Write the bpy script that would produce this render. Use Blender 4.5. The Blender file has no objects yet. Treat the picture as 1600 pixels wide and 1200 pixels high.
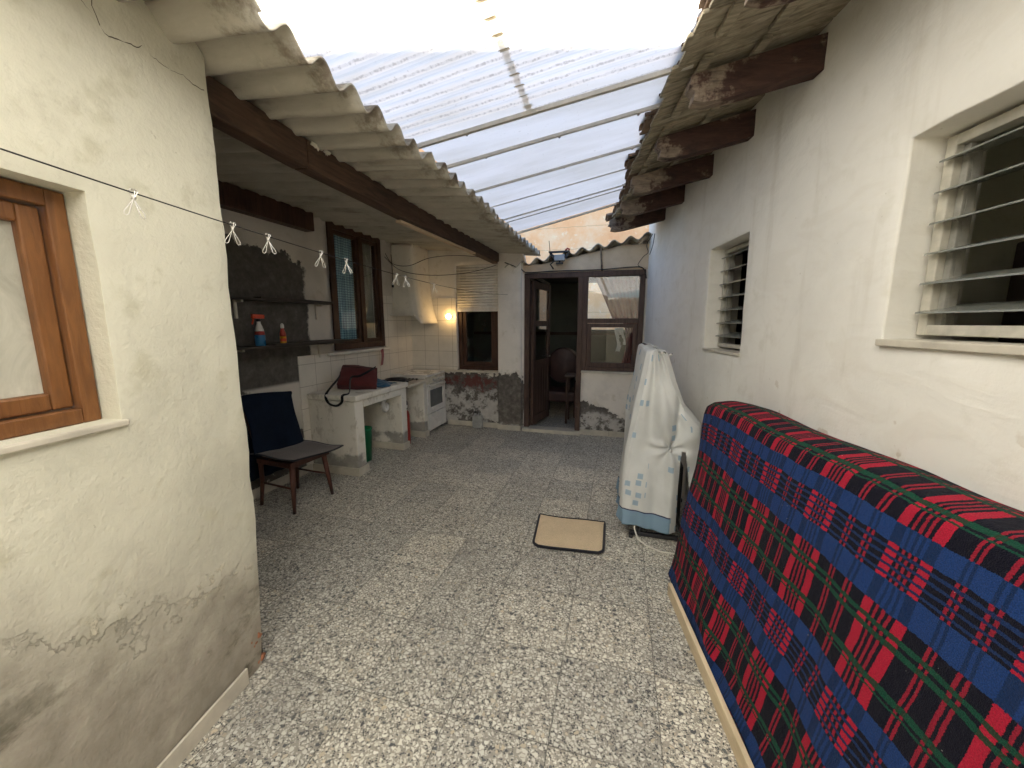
import bpy, bmesh, math, random
from mathutils import Vector, Matrix, noise, Euler
R = math.radians
random.seed(11)
S = bpy.context.scene
COL = S.collection

# ------------------------------------------------------------------ camera, sky, sun, exposure
TH = R(9.25)                                   # the near courtyard walls stand turned against the kitchen axis
CAM_YAW, CAM_PITCH, CAM_H = R(15.63), R(8.997), 1.6
cam_d = bpy.data.cameras.new('camera'); cam = bpy.data.objects.new('camera', cam_d); COL.objects.link(cam)
cam_d.sensor_width = 36; cam_d.lens = 13.5; cam_d.clip_start = 0.03; cam_d.clip_end = 3000
cam.location = (0, 0, CAM_H); cam.rotation_euler = (R(90)-CAM_PITCH, 0, CAM_YAW)
S.camera = cam
SUN_EL, SUN_AZ = R(50), R(-12)                 # azimuth from +Y, towards +X positive
W = bpy.data.worlds.new('World'); S.world = W; W.use_nodes = True
_n = W.node_tree.nodes; _bg = _n['Background']
_sky = _n.new('ShaderNodeTexSky'); _sky.sky_type = 'NISHITA'; _sky.sun_disc = False
_sky.sun_elevation = SUN_EL; _sky.sun_rotation = SUN_AZ; _sky.air_density = 1.0; _sky.dust_density = 2.0
W.node_tree.links.new(_sky.outputs[0], _bg.inputs[0]); _bg.inputs[1].default_value = 0.09
SUNV = Vector((math.sin(SUN_AZ)*math.cos(SUN_EL), math.cos(SUN_AZ)*math.cos(SUN_EL), math.sin(SUN_EL)))
sun_d = bpy.data.lights.new('sun', 'SUN'); sun_d.energy = 5.0; sun_d.angle = R(0.5); sun_d.color = (1, .975, .92)
sun = bpy.data.objects.new('sun', sun_d); COL.objects.link(sun)
sun.rotation_euler = SUNV.to_track_quat('Z', 'Y').to_euler(); sun.location = SUNV*30
S.view_settings.view_transform = 'Standard'; S.view_settings.look = 'None'
S.view_settings.exposure = 2.65; S.view_settings.gamma = 1
S.render.engine = 'CYCLES'
S.cycles.use_denoising = True
S.cycles.max_bounces = 12; S.cycles.diffuse_bounces = 8; S.cycles.transmission_bounces = 8; S.cycles.transparent_max_bounces = 12
S.cycles.sample_clamp_indirect = 8

# ------------------------------------------------------------------ frames
RB = Matrix.Rotation(TH, 4, 'Z')
def B(x, y, z=0.0):                            # a point given along the near courtyard walls
    return RB @ Vector((x, y, z))
def P(*a): return Vector(a)

# ------------------------------------------------------------------ object helpers
def tag(o, label=None, cat=None, group=None, kind=None):
    if label: o['label'] = label
    if cat: o['category'] = cat
    if group: o['group'] = group
    if kind: o['kind'] = kind
    return o
def thing(name, label, cat, loc=(0, 0, 0), rz=0.0, group=None):
    o = bpy.data.objects.new(name, None); COL.objects.link(o); o.empty_display_size = .1
    o.location = loc; o.rotation_euler = (0, 0, rz)
    return tag(o, label, cat, group)
def wmat(o):
    m = Matrix.Translation(o.location) @ o.rotation_euler.to_matrix().to_4x4()
    return wmat(o.parent) @ m if o.parent else m
class MB:
    def __init__(s): s.v = []; s.f = []; s.uv = []; s.sm = []
    def add(s, vs, fs, uvs=None, smooth=False, M=None):
        b = len(s.v)
        for v in vs: s.v.append((M @ Vector(v)) if M is not None else Vector(v))
        for i, f in enumerate(fs):
            s.f.append([b+k for k in f]); s.sm.append(smooth)
            s.uv.append([uvs[k] for k in f] if uvs else None)
        return s
    def box(s, x0, x1, y0, y1, z0, z1, M=None):
        vs = [(x, y, z) for z in (z0, z1) for y in (y0, y1) for x in (x0, x1)]
        return s.add(vs, [(0, 2, 3, 1), (4, 5, 7, 6), (0, 1, 5, 4), (2, 6, 7, 3), (0, 4, 6, 2), (1, 3, 7, 5)], M=M)
    def bar(s, p, q, w, h, up=(0, 0, 1), w2=None, h2=None):
        p = Vector(p); q = Vector(q); d = (q-p).normalized(); u = Vector(up)
        r = d.cross(u).normalized(); u = r.cross(d)
        w2 = w if w2 is None else w2; h2 = h if h2 is None else h2
        vs = [c + r*a*ww/2 + u*b*hh/2 for c, ww, hh in ((p, w, h), (q, w2, h2)) for b in (-1, 1) for a in (-1, 1)]
        return s.add(vs, [(0, 2, 3, 1), (4, 5, 7, 6), (0, 1, 5, 4), (2, 6, 7, 3), (0, 4, 6, 2), (1, 3, 7, 5)])
    def tube(s, pts, r, n=8, closed=False, M=None):
        pts = [Vector(p) for p in pts]; N = len(pts); rs = r if isinstance(r, (list, tuple)) else [r]*N
        vs = []; up = Vector((0.13, .21, .97))
        for i, p in enumerate(pts):
            a = pts[(i-1) % N] if (closed or i) else p; c = pts[(i+1) % N] if (closed or i < N-1) else p
            d = (c-a)
            d = d.normalized() if d.length > 1e-9 else Vector((0, 0, 1))
            if abs(d.dot(up)) > .95: up = Vector((.9, .2, .1)).normalized()
            x = d.cross(up).normalized(); y = x.cross(d); up = y
            for k in range(n):
                t = 2*math.pi*k/n; vs.append(p + (x*math.cos(t)+y*math.sin(t))*rs[i])
        fs = []
        for i in range(N if closed else N-1):
            for k in range(n):
                j = (i+1) % N; fs.append((i*n+k, i*n+(k+1) % n, j*n+(k+1) % n, j*n+k))
        if not closed: fs += [tuple(range(n))[::-1], tuple((N-1)*n+k for k in range(n))]
        return s.add(vs, fs, smooth=True, M=M)
    def lathe(s, c, prof, n=24, M=None, smooth=True):
        c = Vector(c); vs = []; N = len(prof)
        for r, z in prof:
            for k in range(n):
                t = 2*math.pi*k/n; vs.append(c+Vector((r*math.cos(t), r*math.sin(t), z)))
        fs = [(i*n+k, i*n+(k+1) % n, (i+1)*n+(k+1) % n, (i+1)*n+k) for i in range(N-1) for k in range(n)]
        fs += [tuple(range(n))[::-1], tuple((N-1)*n+k for k in range(n))]
        return s.add(vs, fs, smooth=smooth, M=M)
    def grid(s, fn, nu, nv, uvfn=None, smooth=True, skip=None, closed_u=False):
        vs = []; uv = []
        for j in range(nv+1):
            for i in range(nu+1):
                vs.append(Vector(fn(i/nu, j/nv))); uv.append(uvfn(i/nu, j/nv) if uvfn else (i/nu, j/nv))
        fs = [(j*(nu+1)+i, j*(nu+1)+i+1, (j+1)*(nu+1)+i+1, (j+1)*(nu+1)+i) for j in range(nv) for i in range(nu)
              if not (skip and skip((i+.5)/nu, (j+.5)/nv))]
        return s.add(vs, fs, uvs=uv, smooth=smooth)
    def extr(s, poly, ax, a, b):               # polygon in a plane pushed along an axis ('x','y','z')
        n = len(poly)
        def mk(p, t): return {'x': (t, p[0], p[1]), 'y': (p[0], t, p[1]), 'z': (p[0], p[1], t)}[ax]
        vs = [mk(p, a) for p in poly]+[mk(p, b) for p in poly]
        return s.add(vs, [tuple(range(n))[::-1], tuple(range(n, 2*n))]+[(i, (i+1) % n, n+(i+1) % n, n+i) for i in range(n)])
    def build(s, name, mat, parent=None, bevel=0.0, seg=2, solid=0.0, sub=0, off=0):
        inv = wmat(parent).inverted() if parent else Matrix()
        me = bpy.data.meshes.new(name); me.from_pydata([tuple(inv @ v) for v in s.v], [], s.f)
        uvl = me.uv_layers.new(name='UVMap')
        for p in me.polygons:
            p.use_smooth = s.sm[p.index]
            if s.uv[p.index]:
                for li, u in zip(p.loop_indices, s.uv[p.index]): uvl.data[li].uv = u
        bm = bmesh.new(); bm.from_mesh(me); bmesh.ops.recalc_face_normals(bm, faces=bm.faces); bm.to_mesh(me); bm.free()
        o = bpy.data.objects.new(name, me); COL.objects.link(o); o.parent = parent
        if mat: me.materials.append(mat)
        if solid:
            m = o.modifiers.new('solid', 'SOLIDIFY'); m.thickness = solid; m.offset = off
        if sub:
            m = o.modifiers.new('sub', 'SUBSURF'); m.levels = sub; m.render_levels = sub
        if bevel:
            m = o.modifiers.new('bevel', 'BEVEL'); m.width = bevel; m.segments = seg; m.limit_method = 'ANGLE'; m.angle_limit = R(40)
        return o
def rebase(o, loc):                            # put a single-mesh thing's origin at its base
    loc = Vector(loc); o.data.transform(Matrix.Translation(-loc)); o.location = loc; return o
def copy_tree(o, parent=None):
    c = o.copy(); COL.objects.link(c); c.parent = parent
    for ch in [x for x in COL.objects if x.parent == o]: copy_tree(ch, c)
    return c

# ------------------------------------------------------------------ material helpers
class NT:
    def __init__(s, name):
        s.m = bpy.data.materials.new(name); s.m.use_nodes = True; s.t = s.m.node_tree
        s.b = s.t.nodes['Principled BSDF']; s.out = s.t.nodes['Material Output']
        s.geo = s.t.nodes.new('ShaderNodeNewGeometry'); s.tc = s.t.nodes.new('ShaderNodeTexCoord')
        s.pos = s.geo.outputs['Position']; s.obj = s.tc.outputs['Object']; s.uv = s.tc.outputs['UV']
    def n(s, t): return s.t.nodes.new(t)
    def put(s, sock, v):
        if isinstance(v, bpy.types.NodeSocket): s.t.links.new(v, sock)
        elif isinstance(v, (tuple, list)) and len(v) == 3 and sock.type == 'RGBA': sock.default_value = (*v, 1)
        else: sock.default_value = v
    def ma(s, op, a, b=None, c=None, clamp=False):
        x = s.n('ShaderNodeMath'); x.operation = op; x.use_clamp = clamp; s.put(x.inputs[0], a)
        if b is not None: s.put(x.inputs[1], b)
        if c is not None: s.put(x.inputs[2], c)
        return x.outputs[0]
    def noise(s, vec, sc, det=4, ro=.55, dist=0.0, out='Fac'):
        x = s.n('ShaderNodeTexNoise'); s.put(x.inputs['Vector'], vec); x.inputs['Scale'].default_value = sc
        x.inputs['Detail'].default_value = det; x.inputs['Roughness'].default_value = ro; x.inputs['Distortion'].default_value = dist
        return x.outputs[out]
    def voro(s, vec, sc, feature='F1', out='Distance', rnd=1.0):
        x = s.n('ShaderNodeTexVoronoi'); x.feature = feature; s.put(x.inputs['Vector'], vec); x.inputs['Scale'].default_value = sc
        x.inputs['Randomness'].default_value = rnd
        return x.outputs[out]
    def map(s, vec, sc=(1, 1, 1), loc=(0, 0, 0), rot=(0, 0, 0)):
        x = s.n('ShaderNodeMapping'); s.put(x.inputs[0], vec); x.inputs['Scale'].default_value = sc
        x.inputs['Location'].default_value = loc; x.inputs['Rotation'].default_value = rot
        return x.outputs[0]
    def ramp(s, fac, stops, interp='LINEAR'):
        x = s.n('ShaderNodeValToRGB'); s.put(x.inputs[0], fac); r = x.color_ramp; r.interpolation = interp
        while len(r.elements) < len(stops): r.elements.new(1.0)
        for e, (p, c) in zip(r.elements, sorted(stops, key=lambda q: q[0])):
            e.position = p; e.color = (*c, 1) if isinstance(c, (tuple, list)) else (c, c, c, 1)
        return x.outputs[0]
    def mix(s, fac, a, b, mode='MIX'):
        x = s.n('ShaderNodeMix'); x.data_type = 'RGBA'; x.blend_type = mode; x.clamp_factor = True
        s.put(x.inputs[0], fac); s.put(x.inputs[6], a); s.put(x.inputs[7], b); return x.outputs[2]
    def sep(s, vec):
        x = s.n('ShaderNodeSeparateXYZ'); s.put(x.inputs[0], vec); return x.outputs
    def comb(s, x_, y_, z_):
        x = s.n('ShaderNodeCombineXYZ')
        for i, v in enumerate((x_, y_, z_)): s.put(x.inputs[i], v)
        return x.outputs[0]
    def step(s, v, a, b):                      # smooth 0..1 between a and b
        x = s.n('ShaderNodeMapRange'); x.interpolation_type = 'SMOOTHSTEP'; x.clamp = True
        s.put(x.inputs[0], v); s.put(x.inputs[1], a); s.put(x.inputs[2], b); x.inputs[3].default_value = 0; x.inputs[4].default_value = 1
        return x.outputs[0]
    def bump(s, h, strength=.3, dist=.01, prev=None):
        x = s.n('ShaderNodeBump'); s.put(x.inputs['Height'], h); x.inputs['Strength'].default_value = strength
        x.inputs['Distance'].default_value = dist
        if prev: s.put(x.inputs['Normal'], prev)
        return x.outputs[0]
    def fin(s, col, rough=.7, nrm=None, spec=.3, metal=0.0, **kw):
        s.put(s.b.inputs['Base Color'], col); s.put(s.b.inputs['Roughness'], rough); s.b.inputs['Metallic'].default_value = metal
        s.b.inputs['Specular IOR Level'].default_value = spec
        if nrm: s.put(s.b.inputs['Normal'], nrm)
        for k, v in kw.items(): s.put(s.b.inputs[k.replace('_', ' ')], v)
        return s.m
def simple(name, c, rough=.5, var=.25, sc=14.0, spec=.4, metal=0.0, bump=.08, world=False):
    k = NT(name); vec = k.obj
    f = k.noise(vec, sc, 5, .6); d = tuple(x*(1-var) for x in c); l = tuple(min(1, x*(1+var*.6)) for x in c)
    col = k.ramp(f, [(.3, d), (.7, l)])
    return k.fin(col, k.ramp(k.noise(vec, sc*.6, 3), [(.3, max(.05, rough-.1)), (.7, min(1, rough+.12))]), k.bump(k.noise(vec, sc*6, 3), bump, .004), spec, metal)

# plaster with optional damp, flaking zones. Zones are patches with a shape of their own on that wall.
def plaster(name, base, mott=.10, layers=(), bump=.35, extra=None, speck=True):
    k = NT(name); p = k.pos
    n1 = k.noise(p, 1.7, 6, .62); n2 = k.noise(p, 7, 5, .6); n3 = k.noise(p, 60, 4, .6)
    d = tuple(x*(1-mott*1.6) for x in base); w = tuple(min(1, x*(1+mott*.55)) for x in base)
    col = k.ramp(n1, [(.34, d), (.5, base), (.68, w)])
    col = k.mix(k.step(n2, .56, .72), col, tuple(c*(1-mott*e) for c, e in zip(base, (1.5, 1.6, 2.1))))
    if speck:
        col = k.mix(k.ma('MULTIPLY', k.ma('MULTIPLY', k.step(k.noise(p, 46, 2, .5), .71, .77), k.step(k.noise(p, 2.4, 3), .5, .62)), .45), col, (base[0]*.5, base[1]*.46, base[2]*.38))
    hgt = k.ma('ADD', k.ma('MULTIPLY', n2, .8), k.ma('ADD', k.ma('MULTIPLY', n3, .25), k.ma('MULTIPLY', k.noise(p, 24, 5, .65), .35)))
    hgt = k.ma('ADD', hgt, k.ma('MULTIPLY', k.noise(p, 2.2, 3), 1.6))
    if extra: col, hgt = extra(k, col, hgt)
    return k.fin(col, .88, k.bump(hgt, bump, .012), .15)

def damp_left(k, col, h):                      # rising damp at the foot of the near left wall, scuffs, a crack
    x, y, z = k.sep(k.pos)[:3]
    w = k.noise(k.pos, 2.1, 5, .6); f = k.noise(k.pos, 9, 6, .65)
    zz = k.ma('ADD', z, k.ma('ADD', k.ma('MULTIPLY', k.ma('SUBTRACT', w, .5), .75), k.ma('MULTIPLY', k.ma('SUBTRACT', f, .5), .18)))
    zz = k.ma('ADD', zz, k.ma('MULTIPLY', k.ma('SUBTRACT', y, .95), .48))
    m = k.step(zz, .86, .30)
    grey = k.ramp(f, [(.3, (.25, .225, .18)), (.55, (.35, .315, .26)), (.75, (.43, .395, .32))])
    col = k.mix(k.ma('MULTIPLY', m, .95), col, grey)
    zr_ = k.ma('ADD', zz, k.ma('MULTIPLY', k.ma('SUBTRACT', k.noise(k.pos, 19, 7, .75), .5), .30))
    ed = k.ma('MULTIPLY', k.step(zr_, .575, .555), k.step(k.noise(k.pos, 1.9, 3), .42, .54))
    col = k.mix(k.ma('MULTIPLY', k.ma('MULTIPLY', ed, k.step(k.noise(k.pos, 3.1, 4), .42, .62)), .38), col, (.29, .26, .21)); h = k.ma('SUBTRACT', h, k.ma('MULTIPLY', ed, .5))
    m2 = k.ma('MULTIPLY', k.step(k.noise(k.map(k.pos, (1, 1, 2.2)), 3.0, 6, .68), .55, .68), k.step(zz, .62, .30))
    col = k.mix(k.ma('MULTIPLY', m2, .8), col, (.085, .078, .05))
    # a band where the paint skin is flaking off
    band = k.ma('MULTIPLY', k.step(zz, .70, .64), k.step(zz, .52, .58))
    fl = k.ma('MULTIPLY', k.ma('MULTIPLY', band, k.step(k.noise(k.pos, 26, 6, .72), .54, .60)), k.step(k.noise(k.pos, 3.3, 3), .48, .58))
    col = k.mix(k.ma('MULTIPLY', fl, .8), col, (.62, .57, .44))
    # mouldy bloom high on the wall
    m3 = k.ma('MULTIPLY', k.step(k.noise(k.pos, 4.2, 7, .7), .56, .74), k.step(z, 1.9, 2.35))
    col = k.mix(k.ma('MULTIPLY', m3, .55), col, (.30, .27, .19))
    h = k.ma('ADD', h, k.ma('MULTIPLY', fl, .35))
    return col, h
def streaks_right(k, col, h):
    x, y, z = k.sep(k.pos)[:3]
    s = k.noise(k.map(k.pos, (3.2, 3.2, .35)), 2.2, 5, .62)
    col = k.mix(k.ma('MULTIPLY', k.step(s, .54, .74), .32), col, (.50, .455, .36))
    tw = k.noise(k.map(k.pos, (1, 1, 2.6), rot=(.2, .6, .1)), 2.6, 4, .55, 1.2)
    col = k.mix(k.ma('MULTIPLY', k.step(tw, .52, .66), .16), col, (.60, .555, .46)); h = k.ma('ADD', h, k.ma('MULTIPLY', tw, 1.4))
    cr = k.ma('ADD', k.voro(k.map(k.pos, (1, 1, .55)), 1.1, 'DISTANCE_TO_EDGE'), k.ma('MULTIPLY', k.ma('SUBTRACT', k.noise(k.pos, 11, 5, .7), .5), .10))
    hair = k.ma('MULTIPLY', k.step(k.ma('ABSOLUTE', cr), .006, .001), k.step(k.noise(k.pos, 1.3, 2), .50, .58))
    col = k.mix(k.ma('MULTIPLY', hair, .05), col, (.30, .26, .20))
    foot = k.step(k.ma('ADD', z, k.ma('MULTIPLY', k.ma('SUBTRACT', s, .5), 1.2)), .75, .1)
    col = k.mix(k.ma('MULTIPLY', foot, .35), col, (.40, .36, .29))
    sc = k.step(k.noise(k.map(k.pos, (1, 1, 1), rot=(.3, .5, .2)), 11, 3, .5), .69, .73)
    col = k.mix(k.ma('MULTIPLY', k.ma('MULTIPLY', sc, k.step(z, 1.5, 1.1)), .5), col, (.42, .33, .22))
    return col, h
def kitchen_damp(k, col, h):                   # bare cement in the kitchen's corner with torn paint edges
    x, y, z = k.sep(k.pos)[:3]
    w = k.noise(k.pos, 3.2, 6, .68); f = k.noise(k.pos, 13, 6, .7)
    jag = k.ma('ADD', k.ma('MULTIPLY', k.ma('SUBTRACT', w, .5), .55), k.ma('MULTIPLY', k.ma('SUBTRACT', f, .5), .25))
    my = k.step(k.ma('ADD', y, k.ma('MULTIPLY', jag, .35)), 3.42, 3.38)
    lowy = k.step(k.ma('ADD', y, jag), 3.28, 3.22)
    zt = k.ma('ADD', k.ma('SUBTRACT', z, k.ma('MULTIPLY', k.ma('SUBTRACT', 3.3, y), .16)), jag)
    m = k.ma('MULTIPLY', my, k.step(zt, 2.24, 2.20))
    cut = k.ma('MULTIPLY', k.step(z, 1.02, .98), k.step(k.ma('ADD', k.ma('ADD', y, z), k.ma('MULTIPLY', jag, 1.2)), 3.62, 3.68))
    m = k.ma('MULTIPLY', m, k.ma('SUBTRACT', 1.0, cut))
    cem = k.ramp(f, [(.3, (.07, .065, .057)), (.55, (.11, .102, .09)), (.78, (.17, .158, .14))])
    col = k.mix(m, col, cem)
    fl = k.ma('MULTIPLY', k.ma('MULTIPLY', m, k.step(z, .95, .85)), k.step(k.noise(k.pos, 6.5, 6, .7), .56, .58))
    col = k.mix(fl, col, (.50, .47, .41))
    h = k.ma('SUBTRACT', h, k.ma('MULTIPLY', m, .5))
    return col, h
def back_damp(k, col, h):                      # the foot of the back wall: bare render, salt, old red paint
    x, y, z = k.sep(k.pos)[:3]
    w = k.noise(k.pos, 3.0, 6, .66); f = k.noise(k.pos, 12, 6, .7); g = k.noise(k.map(k.pos, loc=(3, 1, 7)), 7.5, 7, .72)
    jag = k.ma('ADD', k.ma('MULTIPLY', k.ma('SUBTRACT', w, .5), .42), k.ma('MULTIPLY', k.ma('SUBTRACT', f, .5), .16))
    left = k.step(x, -1.36, -1.37)
    lim = k.ma('ADD', k.ma('MULTIPLY', left, .34), k.ma('SUBTRACT', .50, k.ma('MULTIPLY', k.ma('ADD', x, .5), .32)))
    zz = k.ma('ADD', z, jag)
    lim = k.ma('MINIMUM', lim, .84)
    m = k.step(k.ma('SUBTRACT', zz, lim), .006, -.010); rim = k.ma('MULTIPLY', k.step(k.ma('SUBTRACT', zz, lim), .07, .0), .35); col = k.mix(rim, col, (.46, .42, .35))
    cem = k.ramp(f, [(.25, (.07, .062, .054)), (.5, (.14, .125, .11)), (.62, (.20, .185, .16)), (.8, (.30, .28, .245))])
    col = k.mix(m, col, cem)
    red = k.ma('MULTIPLY', k.ma('MULTIPLY', k.step(zz, .60, .66), k.step(zz, .80, .76)), k.ma('MULTIPLY', k.step(x, -1.75, -1.8), k.step(g, .42, .5)))
    col = k.mix(k.ma('MULTIPLY', red, .8), col, (.16, .05, .045))
    pil = k.ma('MULTIPLY', k.step(x, -1.75, -1.74), k.step(x, -1.36, -1.37))
    zl = k.ma('ADD', k.ma('ADD', .30, k.ma('MULTIPLY', k.step(x, -1.74, -1.78), .30)), k.ma('MULTIPLY', pil, -.22))
    raw = k.ma('MULTIPLY', k.step(z, 2.300, 2.306), k.step(x, -1.38, -1.37)); col = k.mix(raw, col, k.ramp(w, [(.3, (.52, .40, .27)), (.7, (.70, .57, .41))]))
    salt = k.ma('MULTIPLY', k.step(k.ma('SUBTRACT', zz, zl), .05, -.05), k.step(g, .43, .53))
    col = k.mix(salt, col, k.ramp(f, [(.3, (.42, .40, .37)), (.7, (.62, .60, .56))]))
    h = k.ma('ADD', k.ma('SUBTRACT', h, k.ma('MULTIPLY', m, .6)), k.ma('MULTIPLY', salt, .8))
    return col, h

def masonry_dirt(k, col, h):
    z = k.sep(k.pos)[2]; f = k.noise(k.pos, 8, 6, .68); w = k.noise(k.pos, 3, 5, .6)
    zz = k.ma('ADD', z, k.ma('MULTIPLY', k.ma('SUBTRACT', f, .5), .16))
    band = k.ma('MULTIPLY', k.step(zz, .24, .20), k.step(w, .34, .46))
    col = k.mix(k.ma('MULTIPLY', band, .8), col, k.ramp(f, [(.3, (.16, .155, .14)), (.7, (.30, .285, .25))]))
    st = k.ma('MULTIPLY', k.step(k.noise(k.map(k.pos, (1, 1, .5)), 6, 7, .7), .55, .66), k.step(z, 1.2, 1.0))
    col = k.mix(k.ma('MULTIPLY', st, .55), col, (.36, .32, .26))
    ch = k.step(k.noise(k.pos, 17, 5, .7), .66, .68)
    col = k.mix(k.ma('MULTIPLY', ch, .7), col, (.26, .235, .20))
    return col, k.ma('SUBTRACT', h, k.ma('MULTIPLY', ch, .6))
M = {}
M['left'] = plaster('cream_plaster', (.635, .615, .50), .09, extra=damp_left, bump=.75)
M['right'] = plaster('white_plaster', (.76, .74, .675), .045, extra=streaks_right, bump=.30)
M['kitchen'] = plaster('kitchen_plaster', (.60, .565, .50), .10, extra=kitchen_damp)
M['back'] = plaster('back_plaster', (.82, .77, .69), .10, extra=back_damp, bump=.5)
M['lintel'] = plaster('raw_render', (.44, .37, .28), .16)
M['court'] = plaster('court_plaster', (.70, .65, .55), .12)
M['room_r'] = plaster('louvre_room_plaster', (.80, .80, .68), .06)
M['room_c'] = plaster('darkened_plaster', (.07, .065, .055), .1)  # near-black colour makes the ceiling and far louvre room look unlit
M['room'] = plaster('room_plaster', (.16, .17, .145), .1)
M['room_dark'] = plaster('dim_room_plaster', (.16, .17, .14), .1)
M['masonry'] = plaster('masonry_white', (.74, .71, .63), .12, bump=.5, extra=masonry_dirt)

def peach():
    k = NT('peach_render'); p = k.pos
    n = k.noise(p, .9, 6, .65); f = k.noise(p, 5, 6, .7)
    col = k.ramp(n, [(.3, (.74, .37, .18)), (.5, (.84, .52, .29)), (.68, (.86, .68, .48))])
    col = k.mix(k.step(f, .55, .7), col, (.88, .74, .56))
    z = k.sep(p)[2]
    ln = k.step(k.ma('ABSOLUTE', k.ma('SUBTRACT', k.ma('FRACT', k.ma('DIVIDE', k.ma('ADD', z, k.ma('MULTIPLY', f, .08)), .55)), .5)), .025, .008)
    col = k.mix(k.ma('MULTIPLY', ln, .45), col, (.45, .30, .18))
    return k.fin(col, .9, k.bump(f, .5, .02), .1)
M['peach'] = peach()

def terrazzo():
    k = NT('terrazzo'); p = k.pos; T = .42
    x, y, z = k.sep(p)[:3]
    tx = k.ma('DIVIDE', k.ma('ADD', x, .622), T); ty = k.ma('DIVIDE', k.ma('SUBTRACT', y, 1.23), T)
    ix = k.ma('FLOOR', tx); iy = k.ma('FLOOR', ty)
    wn = k.n('ShaderNodeTexWhiteNoise'); wn.noise_dimensions = '3D'; k.put(wn.inputs['Vector'], k.comb(ix, iy, 3.3))
    off = k.n('ShaderNodeVectorMath'); off.operation = 'MULTIPLY_ADD'
    k.put(off.inputs[0], wn.outputs['Color']); off.inputs[1].default_value = (7, 7, 0); k.put(off.inputs[2], p)
    q = k.n('ShaderNodeVectorMath'); q.operation = 'MULTIPLY_ADD'
    k.put(q.inputs[0], k.noise(off.outputs[0], 90, 2, .5, out='Color')); q.inputs[1].default_value = (.010, .010, 0); k.put(q.inputs[2], off.outputs[0])
    flat = k.map(q.outputs[0], (.90, 1.02, 0.0))
    e1 = k.voro(flat, 58, 'DISTANCE_TO_EDGE'); c1 = k.voro(flat, 58, 'F1', 'Color')
    d1 = k.voro(flat, 58, 'F1')
    r, g, b = k.sep(c1)[:3]
    stone_col = k.ramp(r, [(0, (.07, .075, .08)), (.13, (.13, .135, .135)), (.15, (.40, .36, .29)), (.20, (.62, .53, .39)), (.25, (.66, .63, .54)), (.55, (.72, .70, .62)), (.8, (.76, .74, .64)), (1, (.82, .80, .72))])
    # each stone its own size: the gap to the matrix varies from stone to stone
    gap = k.ma('MULTIPLY_ADD', g, .17, .085)
    stone = k.step(e1, gap, k.ma('ADD', gap, .03))
    mat = k.ramp(k.noise(p, 30, 4, .6), [(.3, (.30, .28, .24)), (.7, (.44, .41, .35))])
    e2 = k.voro(k.map(flat, loc=(5.3, 2.1, 0)), 135, 'DISTANCE_TO_EDGE'); c2 = k.sep(k.voro(k.map(flat, loc=(5.3, 2.1, 0)), 135, 'F1', 'Color'))[1]
    chip_col = k.ramp(c2, [(0, (.04, .042, .046)), (.32, (.07, .073, .076)), (.33, (.40, .36, .30)), (.62, (.44, .40, .34)), (.66, (.66, .63, .54)), (1, (.74, .71, .62))])
    mat = k.mix(k.ma('MULTIPLY', k.step(e2, .10, .16), k.step(k.ma('ABSOLUTE', k.ma('SUBTRACT', c2, .50)), .11, .13)), mat, chip_col)
    col = k.mix(stone, mat, stone_col)
    # tile joints, a little ragged, and worn grey patches
    jn = k.ma('MULTIPLY', k.ma('SUBTRACT', k.noise(p, 24, 3), .5), .008)
    fx = k.ma('ABSOLUTE', k.ma('SUBTRACT', k.ma('FRACT', k.ma('ADD', tx, jn)), .5)); fy = k.ma('ABSOLUTE', k.ma('SUBTRACT', k.ma('FRACT', k.ma('ADD', ty, jn)), .5))
    ed = k.ma('MAXIMUM', fx, fy)
    joint = k.step(ed, .4945, .4972)
    col = k.mix(k.ma('MULTIPLY', k.step(ed, .47, .4975), .12), col, (.10, .10, .095))
    col = k.mix(k.ma('MULTIPLY', joint, .75), col, (.075, .07, .06))
    col = k.mix(1.0, col, k.ramp(wn.outputs['Value'], [(0, (.76, .77, .78)), (1, (1.0, .995, .97))]), 'MULTIPLY')
    gr = k.noise(p, 1.6, 6, .65)
    col = k.mix(k.ma('MULTIPLY', k.step(gr, .50, .74), .50), col, (.20, .19, .175))
    rough = k.ramp(k.noise(p, 5, 4), [(.3, .34), (.7, .56)])
    return k.fin(col, rough, k.bump(k.ma('SUBTRACT', k.ma('MULTIPLY', k.noise(p, 120, 2), .25), joint), .25, .003), .35)
M['terrazzo'] = terrazzo()
M['ground'] = simple('ground', (.22, .19, .15), .95, .3, 3)

def fibre():
    k = NT('fibre_cement'); p = k.pos
    st = k.noise(k.map(p, (.7, 3.2, 2)), 3.0, 7, .66); f = k.noise(p, 22, 5, .65)
    col = k.ramp(st, [(.28, (.27, .24, .195)), (.46, (.45, .42, .35)), (.7, (.55, .525, .45))])
    x = k.sep(p)[0]
    edge = k.ma('MULTIPLY', k.step(k.ma('ADD', x, k.ma('MULTIPLY', k.ma('SUBTRACT', f, .5), .5)), -1.36, -1.16), k.step(k.noise(p, 6, 6, .68), .44, .60))
    col = k.mix(k.ma('MULTIPLY', edge, .75), col, (.15, .115, .08))
    col = k.mix(k.ma('MULTIPLY', k.step(f, .58, .72), .35), col, (.62, .58, .47))
    return k.fin(col, .9, k.bump(f, .35, .006), .15)
M['fibre'] = fibre()

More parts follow.
